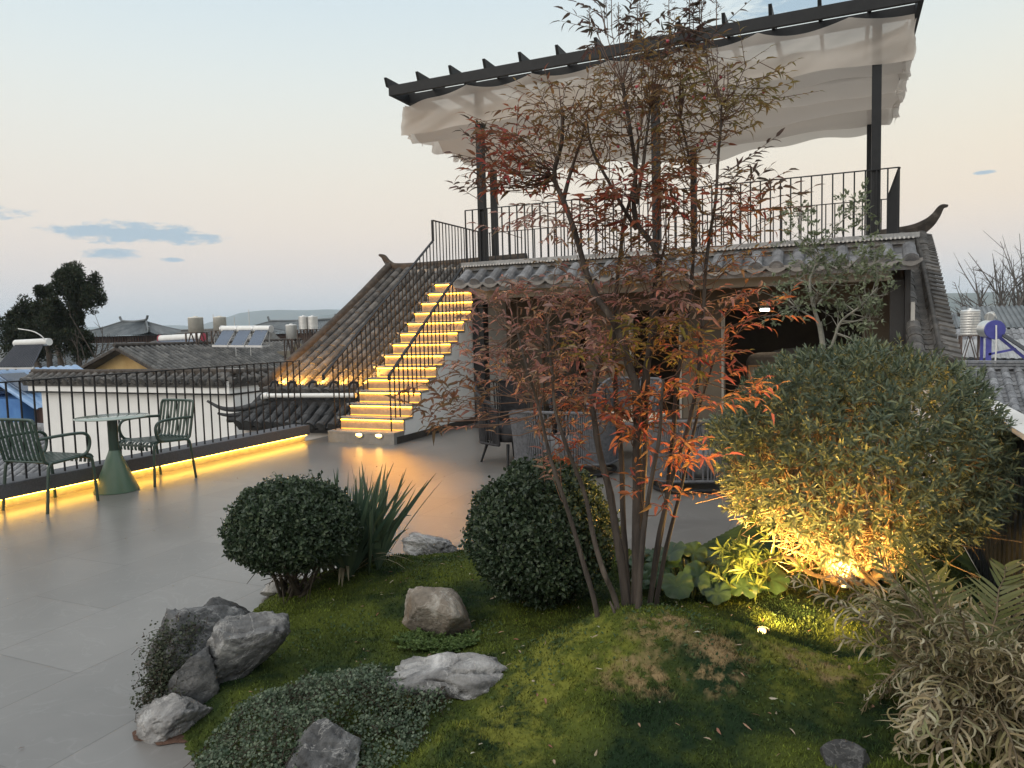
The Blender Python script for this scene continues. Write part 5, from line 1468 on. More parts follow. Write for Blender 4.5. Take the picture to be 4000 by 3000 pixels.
# ---------------------------------------------------------------- clipped ball bushes
M_box = leafmat('box_leaf', [(.020, .036, .021), (.034, .056, .03), (.048, .078, .04), (.026, .045, .027), (.08, .11, .055), (.022, .04, .024)], .42, .2, .4)
M_stem = mat('shrub_stem', (.035, .028, .02), (.07, .055, .04), 14, .9, .4, 60)
def ball(label, c, r, base, nleaf, seed, flat=.55):
    t = thing('ball_bush', label, 'bush', base, 'clipped ball bushes')
    s = rsph(nleaf); s[:, 2] = np.where(s[:, 2] < 0, s[:, 2] * flat, s[:, 2])
    d = norm(s)
    bump = 1 + .05 * np.sin(d[:, 0] * 7 + seed) * np.sin(d[:, 1] * 8 + 2 * seed) + .04 * np.sin(d[:, 2] * 11 + seed + d[:, 0] * 3) + .035 * np.sin(d[:, 0] * 19 + d[:, 2] * 15) * np.sin(d[:, 1] * 17 + seed) + rng.normal(0, .02, nleaf) + (rng.uniform(0, 1, nleaf) < .012) * rng.uniform(.03, .10, nleaf)
    dep = 1 - .42 * rng.uniform(0, 1, nleaf) ** 2.2
    P = np.array(c) + s * np.array(r) * (bump * dep)[:, None]
    D_ = d * .5 + rng.normal(0, .65, (nleaf, 3)) + [0, 0, .25]; N_ = d + rng.normal(0, .5, (nleaf, 3)); sp_, sd2_, sn_ = [], [], []
    for i in range(90):                                             # stray young shoots that escaped the shears
        dd = rsph(1)[0]; dd[2] = abs(dd[2]) if random.random() < .8 else dd[2] * flat
        o_ = np.array(c) + dd * np.array(r) * 1.0; ax_ = norm(dd + rng.normal(0, .4, 3) + [0, 0, .5]); h_ = random.uniform(.02, .06)
        for q in range(9): sp_.append(o_ + ax_ * h_ * q / 8); sd2_.append(ax_ * .5 + rsph(1)[0]); sn_.append(dd)
    P = np.concatenate([P, sp_]); D_ = np.concatenate([D_, sd2_]); N_ = np.concatenate([N_, sn_]); n2_ = len(P)
    leaves('foliage', P, D_, rng.uniform(.017, .029, n2_), rng.uniform(.012, .0175, n2_), M_box, t, bend=.15, fold=.18, Nn=N_)
    m = MB(); b_ = Vector(base)
    for i in range(16):
        q = rsph(1)[0]; q[2] = abs(q[2]) * .7 - .25
        tip = Vector(c) + Vector((q[0] * r[0], q[1] * r[1], q[2] * r[2])) * .8
        s0 = b_ + Vector((random.uniform(-.05, .05), random.uniform(-.05, .05), -.03))
        cc = curve([s0, s0 * .6 + tip * .4 + Vector((0, 0, -.03)), tip], 5)
        m.tube(cc, [.013 * (1 - .7 * j / (len(cc) - 1)) for j in range(len(cc))], 5)
        for j in range(5):
            a = cc[random.randint(4, len(cc) - 2)]; e_ = a + Vector(rsph(1)[0]) * .14
            m.tube([a, e_], [.004, .0015], 3)
    m.build('stems', M_stem, t)
    return t
ball('clipped dark green ball bush at the left end of the garden beside the spiky plant', (-2.66, 3.06, .455), (.345, .34, .275), (-2.67, 3.07, .11), 25000, 1, .62)
ball('clipped dark green ball bush right of the middle, behind the reddish bush stems', (-1.355, 3.36, .465), (.355, .35, .365), (-1.36, 3.38, .12), 28000, 4, .8)

# ---------------------------------------------------------------- spiky plant
sp = thing('spiky_plant', 'clump of upright sword shaped grey green leaves behind the left ball bush', 'plant', (-2.60, 3.45, .12))
paths = []; wd = []; nr = []
for fan in range(19):
    fx, fy = -2.58 + random.gauss(0, .10), 3.45 + random.gauss(0, .10)
    az_ = random.uniform(0, 6.28); 
    for j in range(12):
        lean = (j - 5.5) / 5.5 * .50 + random.gauss(0, .06); L = random.uniform(.40, .68) * (1 - .25 * abs(lean))
        dx, dy = math.cos(az_) * lean + (fx + 2.58) * 1.1, math.sin(az_) * lean + (fy - 3.45) * 1.1
        drp = random.uniform(0, .10) if random.random() < .85 else random.uniform(.3, .6)
        pts = []
        for q in range(8):
            t_ = q / 7
            pts.append((fx + dx * L * t_ * (1 + .2 * t_), fy + dy * L * t_ * (1 + .2 * t_), GZ(fx, fy) - .01 + L * (t_ * (1 - .2 * lean * lean) - drp * t_ * t_)))
        paths.append(pts); wd.append([.023 * f_ * random.uniform(.9, 1.1) for f_ in (.55, .8, .95, 1, .95, .78, .45, .03)])
        nr.append((-math.sin(az_) + random.gauss(0, .2), math.cos(az_) + random.gauss(0, .2), .25))
ribbon(np.array(paths), np.array(wd), 'leaves', leafmat('sword_leaf', [(.04, .075, .05), (.065, .105, .068), (.10, .145, .085), (.05, .085, .06), (.13, .16, .085)], .42, .25, .5), sp, np.array(nr))
nD = 16; paths = []; wd = []
for i in range(nD):
    a = random.uniform(0, 6.28); L = random.uniform(.2, .34)
    paths.append([(-2.56 + math.cos(a) * (.05 + L * q / 6), 3.37 + math.sin(a) * (.05 + L * q / 6), .16 + .09 * math.sin(q / 6 * 2.6) - .02 * q / 6) for q in range(7)]); wd.append([.014, .018, .02, .02, .018, .012, .003])
ribbon(np.array(paths), np.array(wd), 'dead_leaves', leafmat('straw_leaf', [(.24, .2, .12), (.34, .3, .2), (.16, .13, .08)], .7, .2), sp)

# ---------------------------------------------------------------- round-leaved ground plant
lg = thing('round_leaf_plant', 'low clump of big round glossy leaves behind the reddish bush stems', 'plant', (-.72, 3.9, .08))
M_lig = mat('glossy_round_leaf', (.018, .042, .02), (.035, .068, .03), 14, .42, .15, 40, isl=.35, spec=.3, trans=.1)
mb = MB(); mst = MB()
for i in range(46):
    a = random.uniform(0, 6.28); rr_ = .40 * math.sqrt(random.random()); cx_, cy_ = -.72 + rr_ * math.cos(a) * 1.1, 3.85 + rr_ * math.sin(a) * .8
    hz = GZ(cx_, cy_) + .06 + .22 * (1 - rr_ / .46) * random.uniform(.7, 1.15); r0 = random.uniform(.055, .095)
    nn = Vector((math.cos(a) * .5 + random.gauss(0, .2), math.sin(a) * .5 - .35 + random.gauss(0, .2), 1)).normalized(); sx = nn.cross(Vector((0.3, 1, 0))).normalized(); sy = nn.cross(sx); ph = random.uniform(0, 6.28)
    ctr = Vector((cx_, cy_, hz)); N1 = 22; vs = [ctr - nn * .018]
    for ring in (.55, 1.0):
        for q in range(N1):
            th = 6.28319 * q / N1; kk = 1.0 - .55 * math.exp(-((th - 3.14159) / .28) ** 2); wv = .010 * math.sin(th * 6 + ph) * ring
            rr2 = r0 * ring * kk * (1 + .05 * math.sin(th * 9 + ph))
            vs.append(ctr + (sx * math.cos(th + ph) + sy * math.sin(th + ph)) * rr2 + nn * (wv - .012 * ring * ring))
    fs = [(0, 1 + q, 1 + (q + 1) % N1) for q in range(N1)] + [(1 + q, 1 + N1 + q, 1 + N1 + (q + 1) % N1, 1 + (q + 1) % N1) for q in range(N1)]
    mb.add(vs, fs, True); mst.tube([(-.72 + (cx_ + .72) * .4, 3.85 + (cy_ - 3.85) * .4, GZ(cx_, cy_)), (cx_, cy_, hz - .02)], .005, 5)
mb.build('leaf_blades', M_lig, lg); mst.build('stalks', mat('green_stalk', (.06, .09, .04)), lg)

# ---------------------------------------------------------------- vines and ferns
M_vine = leafmat('vine_leaf', [(.03, .055, .03), (.055, .09, .05), (.10, .14, .085), (.045, .07, .04), (.17, .21, .14), (.035, .06, .03)], .5, .2, .4)
def vine(name, label, n_, fn, stems, lw=(.008, .015), par=None, m_=None):
    t = thing(name, label, 'plant', fn()[0])
    P = np.array([fn()[0] for _ in range(n_)]); P = P + rng.normal(0, .006, P.shape)
    D = rng.normal(0, .6, P.shape) + [0, -.15, .35]
    L = rng.uniform(*lw, n_)
    leaves('leaves', P, D, L, L * .95, m_ or M_vine, t, bend=.1, fold=.08, wide=(.3, .7), wr=(1, .95), Nn=rng.normal(0, .45, P.shape) + [0, -.35, 1])
    m = MB()
    for _ in range(stems):
        a = Vector(fn()[0]); pts = [a]
        for q in range(4): pts.append(pts[-1] + Vector((random.gauss(0, .013), random.gauss(-.004, .013), random.gauss(-.008, .012))))
        m.tube(pts, .0012, 3, False)
    m.build('stems', mat('vine_stem_' + name[:6] + str(stems), (.035, .022, .015), (.06, .04, .028), 20, .9), t)
    return t
def vfn_front():
    while True:
        x, y = random.uniform(-2.15, -1.15), random.uniform(1.55, 2.5)
        e_ = ((x + 1.66 - .25 * (y - 2.0)) / .44) ** 2 + ((y - 2.0) / .43) ** 2
        if e_ + .55 * mnoise.noise((x * 4, y * 4, 3)) < random.uniform(.72, 1.0) and mnoise.noise((x * 9, y * 9, 1)) > random.uniform(-.55, -.15): break
    return (x, y, GZ(x, y) + .006 + (.115 * max(0, 1 - e_) * (.75 + .8 * mnoise.noise((x * 6, y * 6, 9))) + .015) * random.random() ** .45),
vine('creeping_vine', 'wide mat of tiny round leaved creeping vine in front of the white boulder', 15000, vfn_front, 900, (.0055, .0125))
def vfn_rock():
    a, b_ = random.gauss(0, .5), random.random()
    return (-2.44 + .085 * a - .03 * b_, 2.03 + .07 * a * .3 - .06 * (1 - b_) + .20 * b_ * random.random(), .06 + .27 * b_ + random.gauss(0, .02)),
vine('creeping_vine', 'curtain of tiny leaved vine hanging down the big corner rock', 3600, vfn_rock, 160, (.006, .012), m_=leafmat('dark_vine_leaf', [(.02, .032, .02), (.04, .055, .03), (.06, .07, .04), (.03, .03, .018)], .5, .2))
def fern(label, cx_, cy_, rx, ry, n_, cols):
    t = thing('fern', label, 'plant', (cx_, cy_, GZ(cx_, cy_)))
    P, D = [], []
    for _ in range(n_):
        a = random.uniform(0, 6.28); r_ = math.sqrt(random.random()); x, y = cx_ + rx * r_ * math.cos(a), cy_ + ry * r_ * math.sin(a); z = GZ(x, y) + .005
        d = Vector((random.gauss(0, .6), random.gauss(0, .6), .8)).normalized(); L = random.uniform(.03, .07); sd2 = d.cross(Vector((0, 0, 1))).normalized()
        for q in range(9):
            f_ = .2 + .8 * q / 8
            for s_ in (-1, 1):
                P.append(Vector((x, y, z)) + d * L * f_ - Vector((0, 0, .25)) * L * f_ * f_); D.append(sd2 * s_ + d * .6)
    n2 = len(P); leaves('fronds', np.array(P), np.array(D), rng.uniform(.008, .016, n2), .006, leafmat('fern_' + str(n_), cols, .6, .3), t, bend=.1)
    return t
fern('bright green feathery fern patch at the foot of the brown boulder', -1.60, 2.70, .19, .07, 420, [(.06, .11, .03), (.10, .16, .045), (.14, .2, .06)])
fern('yellowish green fern tuft between the creeping vine and the white boulder', -1.47, 2.20, .085, .05, 190, [(.10, .12, .03), (.16, .17, .05), (.2, .19, .07)])

# ---------------------------------------------------------------- garden spotlight, lit, and two lamps added under the shrub
SL = (-.30, 3.20, GZ(-.30, 3.20))
gl = thing('garden_spotlight', 'small lit ground spotlight glowing behind the mossy hump', 'lamp', SL)
ax = Vector((.04, -.16, .95)).normalized(); c0 = Vector(SL) + Vector((0, 0, .018))
m = MB(); m.tube([c0 - ax * .05, c0 + ax * .033], .032, 20, False); m.build('housing', M_steel, gl)
m = MB(); m.tube([c0 + ax * .026, c0 + ax * .035], .017, 20); m.build('lens', emis('garden_lamp', (1.0, .70, .28), 4.0), gl)
l = bpy.data.lights.new('garden_light', 'SPOT'); l.energy = 110.0; l.color = (1.0, .57, .15); l.spot_size = rad(172); l.spot_blend = .4; l.shadow_soft_size = .035
lo = bpy.data.objects.new('garden_light', l); col.objects.link(lo); lo.parent = gl
lo.location = Vector((0, 0, .075)); lo.rotation_euler = (-Vector((.25, .55, .9))).to_track_quat('Z', 'Y').to_euler()
SL2 = (-.36, 3.92, GZ(-.36, 3.92))  # lamp added to light the shrub from inside
gl2 = thing('garden_spotlight', 'added lit ground spotlight under the left edge of the round shrub', 'lamp', SL2)
m = MB(); m.tube([Vector(SL2) + Vector((0, 0, -.05)), Vector(SL2) + Vector((0, 0, .009))], .03, 18, False); m.build('housing', M_steel, gl2)
m = MB(); m.lathe((SL2[0], SL2[1], SL2[2]), [(.0001, .012), (.02, .010)], 18); m.build('lens', bpy.data.materials['garden_lamp'], gl2)
l = bpy.data.lights.new('added_shrub_light', 'SPOT'); l.energy = 320.0; l.color = (1.0, .50, .11); l.spot_size = rad(168); l.spot_blend = .4; l.shadow_soft_size = .08
lo = bpy.data.objects.new('added_shrub_light', l); col.objects.link(lo); lo.parent = gl2; lo.location = (0, 0, .05); lo.rotation_euler = (-Vector((-.05, .1, 1))).to_track_quat('Z', 'Y').to_euler()
SL3 = (.02, 3.98, GZ(.02, 3.98))  # further added lamp, spreads the glow through the shrub
gl3 = thing('garden_spotlight', 'added lit ground spotlight hidden among the trunks of the round shrub', 'lamp', SL3)
m = MB(); m.tube([Vector(SL3) + Vector((0, 0, -.05)), Vector(SL3) + Vector((0, 0, .009))], .03, 18, False); m.build('housing', M_steel, gl3)
m = MB(); m.lathe((SL3[0], SL3[1], SL3[2]), [(.0001, .012), (.02, .010)], 18); m.build('lens', bpy.data.materials['garden_lamp'], gl3)
l3 = l.copy(); l3.energy = 190.0; lo3 = bpy.data.objects.new('added_shrub_light', l3); col.objects.link(lo3); lo3.parent = gl3; lo3.location = (0, 0, .06); lo3.rotation_euler = lo.rotation_euler

# ---------------------------------------------------------------- big round shrub with whorled leaves, lit from inside
sh = thing('round_shrub', 'big rounded evergreen shrub lit golden from below, right of the reddish bush', 'bush', (.06, 4.12, .15))
M_shl = leafmat('shrub_leaf', [(.055, .082, .055), (.085, .115, .072), (.13, .16, .10), (.065, .095, .062), (.20, .22, .11), (.10, .13, .08)], .45, .14, .4)
M_twg = mat('tan_twig', (.14, .095, .055), (.22, .16, .10), 14, .85, .2, 60)
C0 = np.array([.06, 4.12, .80]); RR = np.array([.70, .66, .57])
tips, tdir = [], []
while len(tips) < 4700:
    d = rsph(1)[0]
    if d[2] < -.85: continue
    lump = 1 + .06 * math.sin(d[0] * 6 + 1) * math.sin(d[2] * 7) + random.gauss(0, .035)
    dep = 1 - .26 * random.random() ** 1.7
    p = C0 + d * RR * lump * dep
    if p[2] < .24 or min(np.linalg.norm(p - [-.36, 3.92, .2]), np.linalg.norm(p - [.02, 3.98, .2])) < .34: continue
    # open underside at the left front, where the twigs show
    if d[2] < .15 and d[0] < .35 and d[1] < .1 and random.random() < .55: continue
    tips.append(p); tdir.append(d)
tips = np.array(tips); tdir = np.array(tdir)
nw = 8
P = np.repeat(tips, nw, 0); T = np.repeat(norm(tdir + rng.normal(0, .3, tdir.shape) + [0, 0, .35]), nw, 0)
ref = norm(np.cross(T, [0.3, 0.2, 1.0])); bi = np.cross(T, ref)
ang = np.tile(np.arange(nw) * 2.4, len(tips)) + np.repeat(rng.uniform(0, 6.28, len(tips)), nw)
el_ = np.tile(np.linspace(.15, 1.25, nw), len(tips)) + rng.normal(0, .12, len(P))
D = T * np.cos(el_)[:, None] + (ref * np.cos(ang)[:, None] + bi * np.sin(ang)[:, None]) * np.sin(el_)[:, None]
P = P - T * np.tile(np.linspace(0, .03, nw), len(tips))[:, None]
leaves('foliage', P, D, rng.uniform(.032, .056, len(P)), rng.uniform(.0082, .0125, len(P)), M_shl, sh, bend=rng.uniform(.05, .45, len(P)), fold=.15, Nn=T + rng.normal(0, .25, T.shape))
m = MB(); bs_ = Vector((.08, 4.12, GZ(.08, 4.12) - .03))
for i in range(26):
    d = rsph(1)[0]; d[2] = abs(d[2]) * .8 - .15
    tip = Vector(C0 + d * RR * .72)
    s0 = bs_ + Vector((random.gauss(0, .05), random.gauss(0, .05), 0)); mid = s0 * .55 + tip * .45 + Vector((random.gauss(0, .05), random.gauss(0, .05), -.05))
    cc = curve([s0, mid, tip], 6); m.tube(cc, [.020 * (1 - .75 * j / (len(cc) - 1)) for j in range(len(cc))], 6)
    for j in range(26):
        a = cc[random.randint(3, len(cc) - 1)]; e_ = a + (Vector(d) * .5 + Vector(rsph(1)[0])) * random.uniform(.08, .26)
        m.tube([a, (a + e_) / 2 + Vector(rsph(1)[0]) * .015, e_], [.005, .0035, .0018], 4, False)
        for q in range(3):
            f_ = a + (e_ - a) * random.uniform(.3, 1); m.tube([f_, f_ + Vector(rsph(1)[0]) * random.uniform(.05, .13)], [.0022, .001], 3, False)
m.tube(curve([(.1, 4.05, .17), (-.12, 3.85, .26), (-.24, 3.78, .36), (-.38, 3.68, .33)], 5), [.014 - .0006 * i for i in range(16)], 6)
m.build('branches', M_twg, sh)
# low side branch of fresh leaves right in the lamp beam
tp = np.array([(-.40 + random.gauss(0, .085), 3.66 + random.gauss(0, .07), .335 + random.gauss(0, .065)) for _ in range(34)])
nw = 8; P = np.repeat(tp, nw, 0); T = np.repeat(norm(rng.normal(0, .5, tp.shape) + [-.5, -.6, .2]), nw, 0); ref = norm(np.cross(T, [.3, .2, 1.])); bi = np.cross(T, ref); ang = np.tile(np.arange(nw) * 2.4, len(tp)); e2 = np.tile(np.linspace(.3, 1.3, nw), len(tp))
D = T * np.cos(e2)[:, None] + (ref * np.cos(ang)[:, None] + bi * np.sin(ang)[:, None]) * np.sin(e2)[:, None]
leaves('low_spray', P, D, rng.uniform(.05, .085, len(P)), .014, leafmat('fresh_leaf', [(.10, .15, .04), (.14, .19, .05), (.18, .22, .07)], .45, .4), sh, bend=.3, Nn=T)

# ---------------------------------------------------------------- dried palm in the right foreground
pm = thing('dried_palm', 'half dried palm with curled straw coloured fronds in the right foreground', 'palm', (.40, 2.62, .25))
M_fr = leafmat('dried_frond', [(.19, .145, .085), (.34, .28, .17), (.46, .41, .28), (.10, .07, .04), (.24, .22, .11), (.36, .285, .16), (.17, .175, .07), (.52, .48, .36), (.20, .21, .10)], .65, .25, .3)
M_frg = leafmat('green_frond', [(.09, .11, .035), (.14, .155, .05), (.12, .13, .06)], .5, .35, .4)
rib_m = MB()
P_, W_, N_ = [], [], []; Pg, Wg, Ng = [], [], []
base = Vector((.37, 2.46, GZ(.37, 2.46)))
for fidx in range(92):
    a = fidx * 2.399 + random.uniform(-.25, .25); up = random.choice((random.uniform(.3, 1.0), random.uniform(1.0, 3.4)))
    if math.cos(a) < -.2 or math.sin(a) < -.75: up = max(up, random.uniform(1.0, 2.2))
    L = random.uniform(.46, .84)
    green = fidx % 24 == 3
    d0 = Vector((math.cos(a) * .75, math.sin(a) * .75, up)).normalized()
    drp = random.choice((random.uniform(.25, .8), random.uniform(.7, 1.7))) if not green else .12
    rp_ = []
    for q in range(14):
        t_ = q / 13
        rp_.append(base + Vector((random.gauss(0, .004), random.gauss(0, .004), .02)) + d0 * L * t_ + Vector((d0.x * .15, d0.y * .15, -drp)) * L * t_ * t_ * .75)
    rib_m.tube(rp_, [.007 * (1 - .8 * i / 13) for i in range(14)], 4, False)
    for q in range(58):
        t_ = .12 + .88 * q / 57; i0 = min(12, int(t_ * 13)); p = rp_[i0].lerp(rp_[i0 + 1], t_ * 13 - i0)
        tg = (rp_[i0 + 1] - rp_[i0]).normalized(); sdv = tg.cross(Vector((0, 0, 1))).normalized() * (1 if q % 2 else -1); nv = sdv.cross(tg)
        ll = (.135 if not green else .15) * math.sin(math.pi * (.15 + .8 * t_)) ** .6 * random.uniform(.7, 1.15)
        dirv = (sdv + tg * .75 + nv * random.uniform(-.1, .25) + Vector(rsph(1)[0]) * (.55 if not green else .05)).normalized()
        curl = random.uniform(3.0, 7.5) * random.choice((1, 1, -1)) if not green else random.uniform(-.5, .3)
        axis = (sdv.cross(Vector((0, 0, -1))) + Vector(rsph(1)[0]) * .7).normalized()
        pts = [p]; dcur = dirv.copy(); st_ = ll / 9
        for s_ in range(9):
            pts.append(pts[-1] + dcur * st_)
            dcur = Matrix.Rotation(curl / 9 * (s_ / 5.0), 3, axis) @ dcur
            dcur = (dcur + Vector((0, 0, -.06 if not green else -.01))).normalized()
        ws = [.0068 * f_ for f_ in (.5, .9, 1, 1, .95, .85, .7, .5, .3, .08)]
        if green: Pg.append(pts); Wg.append([w_ * 1.5 for w_ in ws]); Ng.append(tuple(nv))
        else: P_.append(pts); W_.append([w_ * random.uniform(.7, 1.3) for w_ in ws]); N_.append(tuple(nv + Vector(rsph(1)[0]) * .4))
ribbon(np.array(P_), np.array(W_), 'dry_fronds', M_fr, pm, np.array(N_))
ribbon(np.array(Pg), np.array(Wg), 'green_fronds', M_frg, pm, np.array(Ng))
rib_m.build('ribs', mat('frond_rib', (.10, .08, .05), (.18, .14, .09), 20, .8), pm)
m = MB(); m.tube([base - Vector((0, 0, .1)), base + Vector((0, 0, .03))], [.022, .016], 10); m.build('trunk', M_bark, pm)

# ---------------------------------------------------------------- small tree behind the round shrub
stt = thing('small_tree', 'slender small tree with sparse pale green leaves in front of the dark pavilion opening', 'tree', (-.10, 5.6, .03))
m = MB(); lp, ld = [], []
def limb(pts, r0, r1, sub=0, nl=0):
    c = curve(pts, 6); m.tube(c, [r0 + (r1 - r0) * i / (len(c) - 1) for i in range(len(c))], 6)
    for q in range(sub):
        a = c[random.randint(len(c) // 3, len(c) - 1)]; dr = (Vector(rsph(1)[0]) + (c[-1] - c[0]).normalized() * .5 + Vector((0, 0, .25))).normalized(); L = random.uniform(.10, .26)
        mid = a + dr * L * .5 + Vector(rsph(1)[0]) * .02; e_ = a + dr * L; m.tube([a, mid, e_], [r1, r1 * .6, r1 * .25], 4, False)
        for s_ in range(5):
            f_ = a.lerp(e_, random.uniform(.3, 1)); g_ = f_ + Vector(rsph(1)[0]) * random.uniform(.04, .10); m.tube([f_, g_], [r1 * .35, r1 * .15], 3, False)
            for u_ in range(nl):
                lp.append(tuple(g_ + Vector(rsph(1)[0]) * .012)); ld.append(tuple((g_ - f_).normalized() * .6 + Vector(rsph(1)[0]) * .7 + Vector((0, 0, .35))))
limb([(-.11, 5.6, 0), (-.12, 5.6, .8), (-.115, 5.6, 1.28), (-.14, 5.6, 1.50)], .021, .017)
limb([(-.13, 5.6, 1.44), (-.18, 5.58, 1.62), (-.20, 5.6, 1.80), (-.12, 5.6, 1.98)], .015, .005, 16, 5)
limb([(-.12, 5.6, 1.20), (-.05, 5.58, 1.36), (.0, 5.56, 1.50), (.12, 5.55, 1.60), (.22, 5.55, 1.72)], .013, .004, 14, 5)
limb([(.0, 5.56, 1.50), (.10, 5.6, 1.50), (.17, 5.6, 1.56), (.14, 5.6, 1.75), (.20, 5.6, 1.9)], .009, .003, 12, 5)
limb([(-.14, 5.6, 1.5), (-.28, 5.55, 1.60), (-.38, 5.6, 1.70)], .009, .003, 9, 5)
limb([(-.12, 5.6, 1.95), (-.08, 5.6, 2.08), (.02, 5.6, 2.2), (.08, 5.6, 2.22)], .006, .002, 9, 5)
limb([(-.15, 5.6, 1.9), (-.24, 5.6, 2.02), (-.28, 5.6, 2.2)], .006, .002, 8, 5)
limb([(-.15, 5.6, 1.62), (.0, 5.7, 1.82), (.14, 5.65, 1.96)], .008, .003, 14, 5)
limb([(-.03, 5.56, 1.42), (.06, 5.5, 1.38), (.1, 5.5, 1.30)], .005, .002, 5, 6)
m.build('branches', mat('silver_bark', (.17, .165, .14), (.28, .27, .23), 12, .85, .3, 50), stt)
leaves('foliage', np.array(lp), np.array(ld), rng.uniform(.028, .05, len(lp)), rng.uniform(.014, .02, len(lp)), leafmat('pale_green_leaf', [(.12, .15, .085), (.17, .20, .12), (.24, .27, .17), (.14, .17, .10)], .45, .3, .45), stt, bend=.15)

# ---------------------------------------------------------------- right hand fence
ft = thing('boundary_fence', 'dark slatted boundary fence with a pale cap at the right edge behind the shrub', 'fence', (.9, 3.5, 0))
m = MB(); m.box(.70, .84, 1.6, 5.9, .985, 1.01); m.build('cap', mat('pale_cap', (.55, .54, .52), (.66, .65, .63), 4, .5), ft)
m = MB()
for i in range(37): m.box(.745, .77, 1.65 + .115 * i, 1.71 + .115 * i, .02, .98)
m.build('slats', M_steel, ft)
m = MB(); m.box(.75, .79, 1.6, 5.9, .90, .983); m.box(.75, .79, 1.6, 5.9, .0, .05); m.build('rails', M_steel, ft)

# ============================================================ HEAVENLY BAMBOO (reddish bush), many canes
NST = [
 ([(-0.815, 2.62, 0.315), (-0.874, 2.62, 0.564), (-0.94, 2.64, 0.753), (-0.987, 2.6, 0.945), (-1.024, 2.62, 1.049), (-1.063, 2.64, 1.199), (-1.091, 2.6, 1.344), (-1.134, 2.62, 1.486)], 0.011),
 ([(-0.732, 2.62, 0.304), (-0.74, 2.62, 0.354), (-0.778, 2.64, 0.476), (-0.804, 2.6, 0.592), (-0.854, 2.62, 0.751), (-0.898, 2.64, 0.896), (-0.952, 2.6, 1.084), (-0.992, 2.62, 1.202), (-1.011, 2.64, 1.377), (-1.001, 2.6, 1.518)], 0.013),
 ([(-0.736, 2.7, 0.278), (-0.769, 2.7, 0.628), (-0.812, 2.72, 0.854), (-0.845, 2.68, 1.093), (-0.867, 2.7, 1.232), (-0.833, 2.72, 1.407)], 0.019),
 ([(-0.709, 2.72, 0.283), (-0.708, 2.72, 0.629), (-0.706, 2.74, 0.982), (-0.697, 2.7, 1.255), (-0.726, 2.72, 1.345), (-0.767, 2.74, 1.467), (-0.792, 2.7, 1.541), (-0.855, 2.72, 1.634), (-0.898, 2.74, 1.736), (-0.926, 2.7, 1.869), (-0.979, 2.72, 1.991), (-1.023, 2.74, 2.089), (-0.973, 2.7, 2.198), (-0.972, 2.72, 2.322)], 0.019),
 ([(-0.979, 2.72, 1.991), (-0.945, 2.72, 2.095), (-0.894, 2.74, 2.231)], 0.010),
 ([(-0.736, 2.78, 0.245), (-0.726, 2.78, 0.646), (-0.723, 2.8, 0.993), (-0.681, 2.76, 1.25), (-0.652, 2.78, 1.494), (-0.63, 2.8, 1.646), (-0.634, 2.76, 1.781), (-0.709, 2.78, 1.909), (-0.717, 2.8, 2.102), (-0.725, 2.76, 2.264), (-0.753, 2.78, 2.408)], 0.017),
 ([(-0.708, 2.78, 1.96), (-0.674, 2.78, 2.144), (-0.654, 2.8, 2.315)], 0.009),
 ([(-0.687, 2.8, 0.347), (-0.638, 2.8, 0.704), (-0.573, 2.82, 0.975), (-0.492, 2.78, 1.25), (-0.475, 2.8, 1.489), (-0.448, 2.82, 1.786), (-0.416, 2.78, 1.967), (-0.403, 2.8, 2.165), (-0.397, 2.82, 2.292)], 0.010),
 ([(-0.704, 2.85, 0.307), (-0.659, 2.85, 0.595), (-0.619, 2.87, 0.872), (-0.586, 2.83, 1.152), (-0.552, 2.85, 1.417), (-0.519, 2.87, 1.679), (-0.501, 2.83, 1.881), (-0.512, 2.85, 2.055), (-0.557, 2.87, 2.268)], 0.011),
 ([(-0.681, 2.9, 0.368), (-0.633, 2.9, 0.621), (-0.58, 2.92, 0.845), (-0.516, 2.88, 1.112), (-0.448, 2.9, 1.361)], 0.010),
 ([(-0.775, 2.9, 0.209), (-0.737, 2.9, 0.573), (-0.728, 2.92, 0.95), (-0.691, 2.88, 1.327), (-0.677, 2.9, 1.617), (-0.625, 2.92, 1.83)], 0.014),
 ([(-0.773, 2.85, 0.22), (-0.786, 2.85, 0.62), (-0.812, 2.87, 1.048), (-0.815, 2.83, 1.33), (-0.813, 2.85, 1.603), (-0.786, 2.87, 1.873), (-0.737, 2.83, 2.005), (-0.712, 2.85, 2.215)], 0.013),
 ([(-0.735, 2.6, 0.324), (-0.764, 2.6, 0.43), (-0.792, 2.62, 0.472)], 0.009),
 ([(-0.704, 2.66, 0.326), (-0.666, 2.66, 0.738), (-0.615, 2.68, 1.066), (-0.586, 2.64, 1.308)], 0.012),
 ([(-0.711, 2.8, 1.868), (-0.863, 2.8, 2.136), (-0.904, 2.82, 2.303)], 0.008),
]
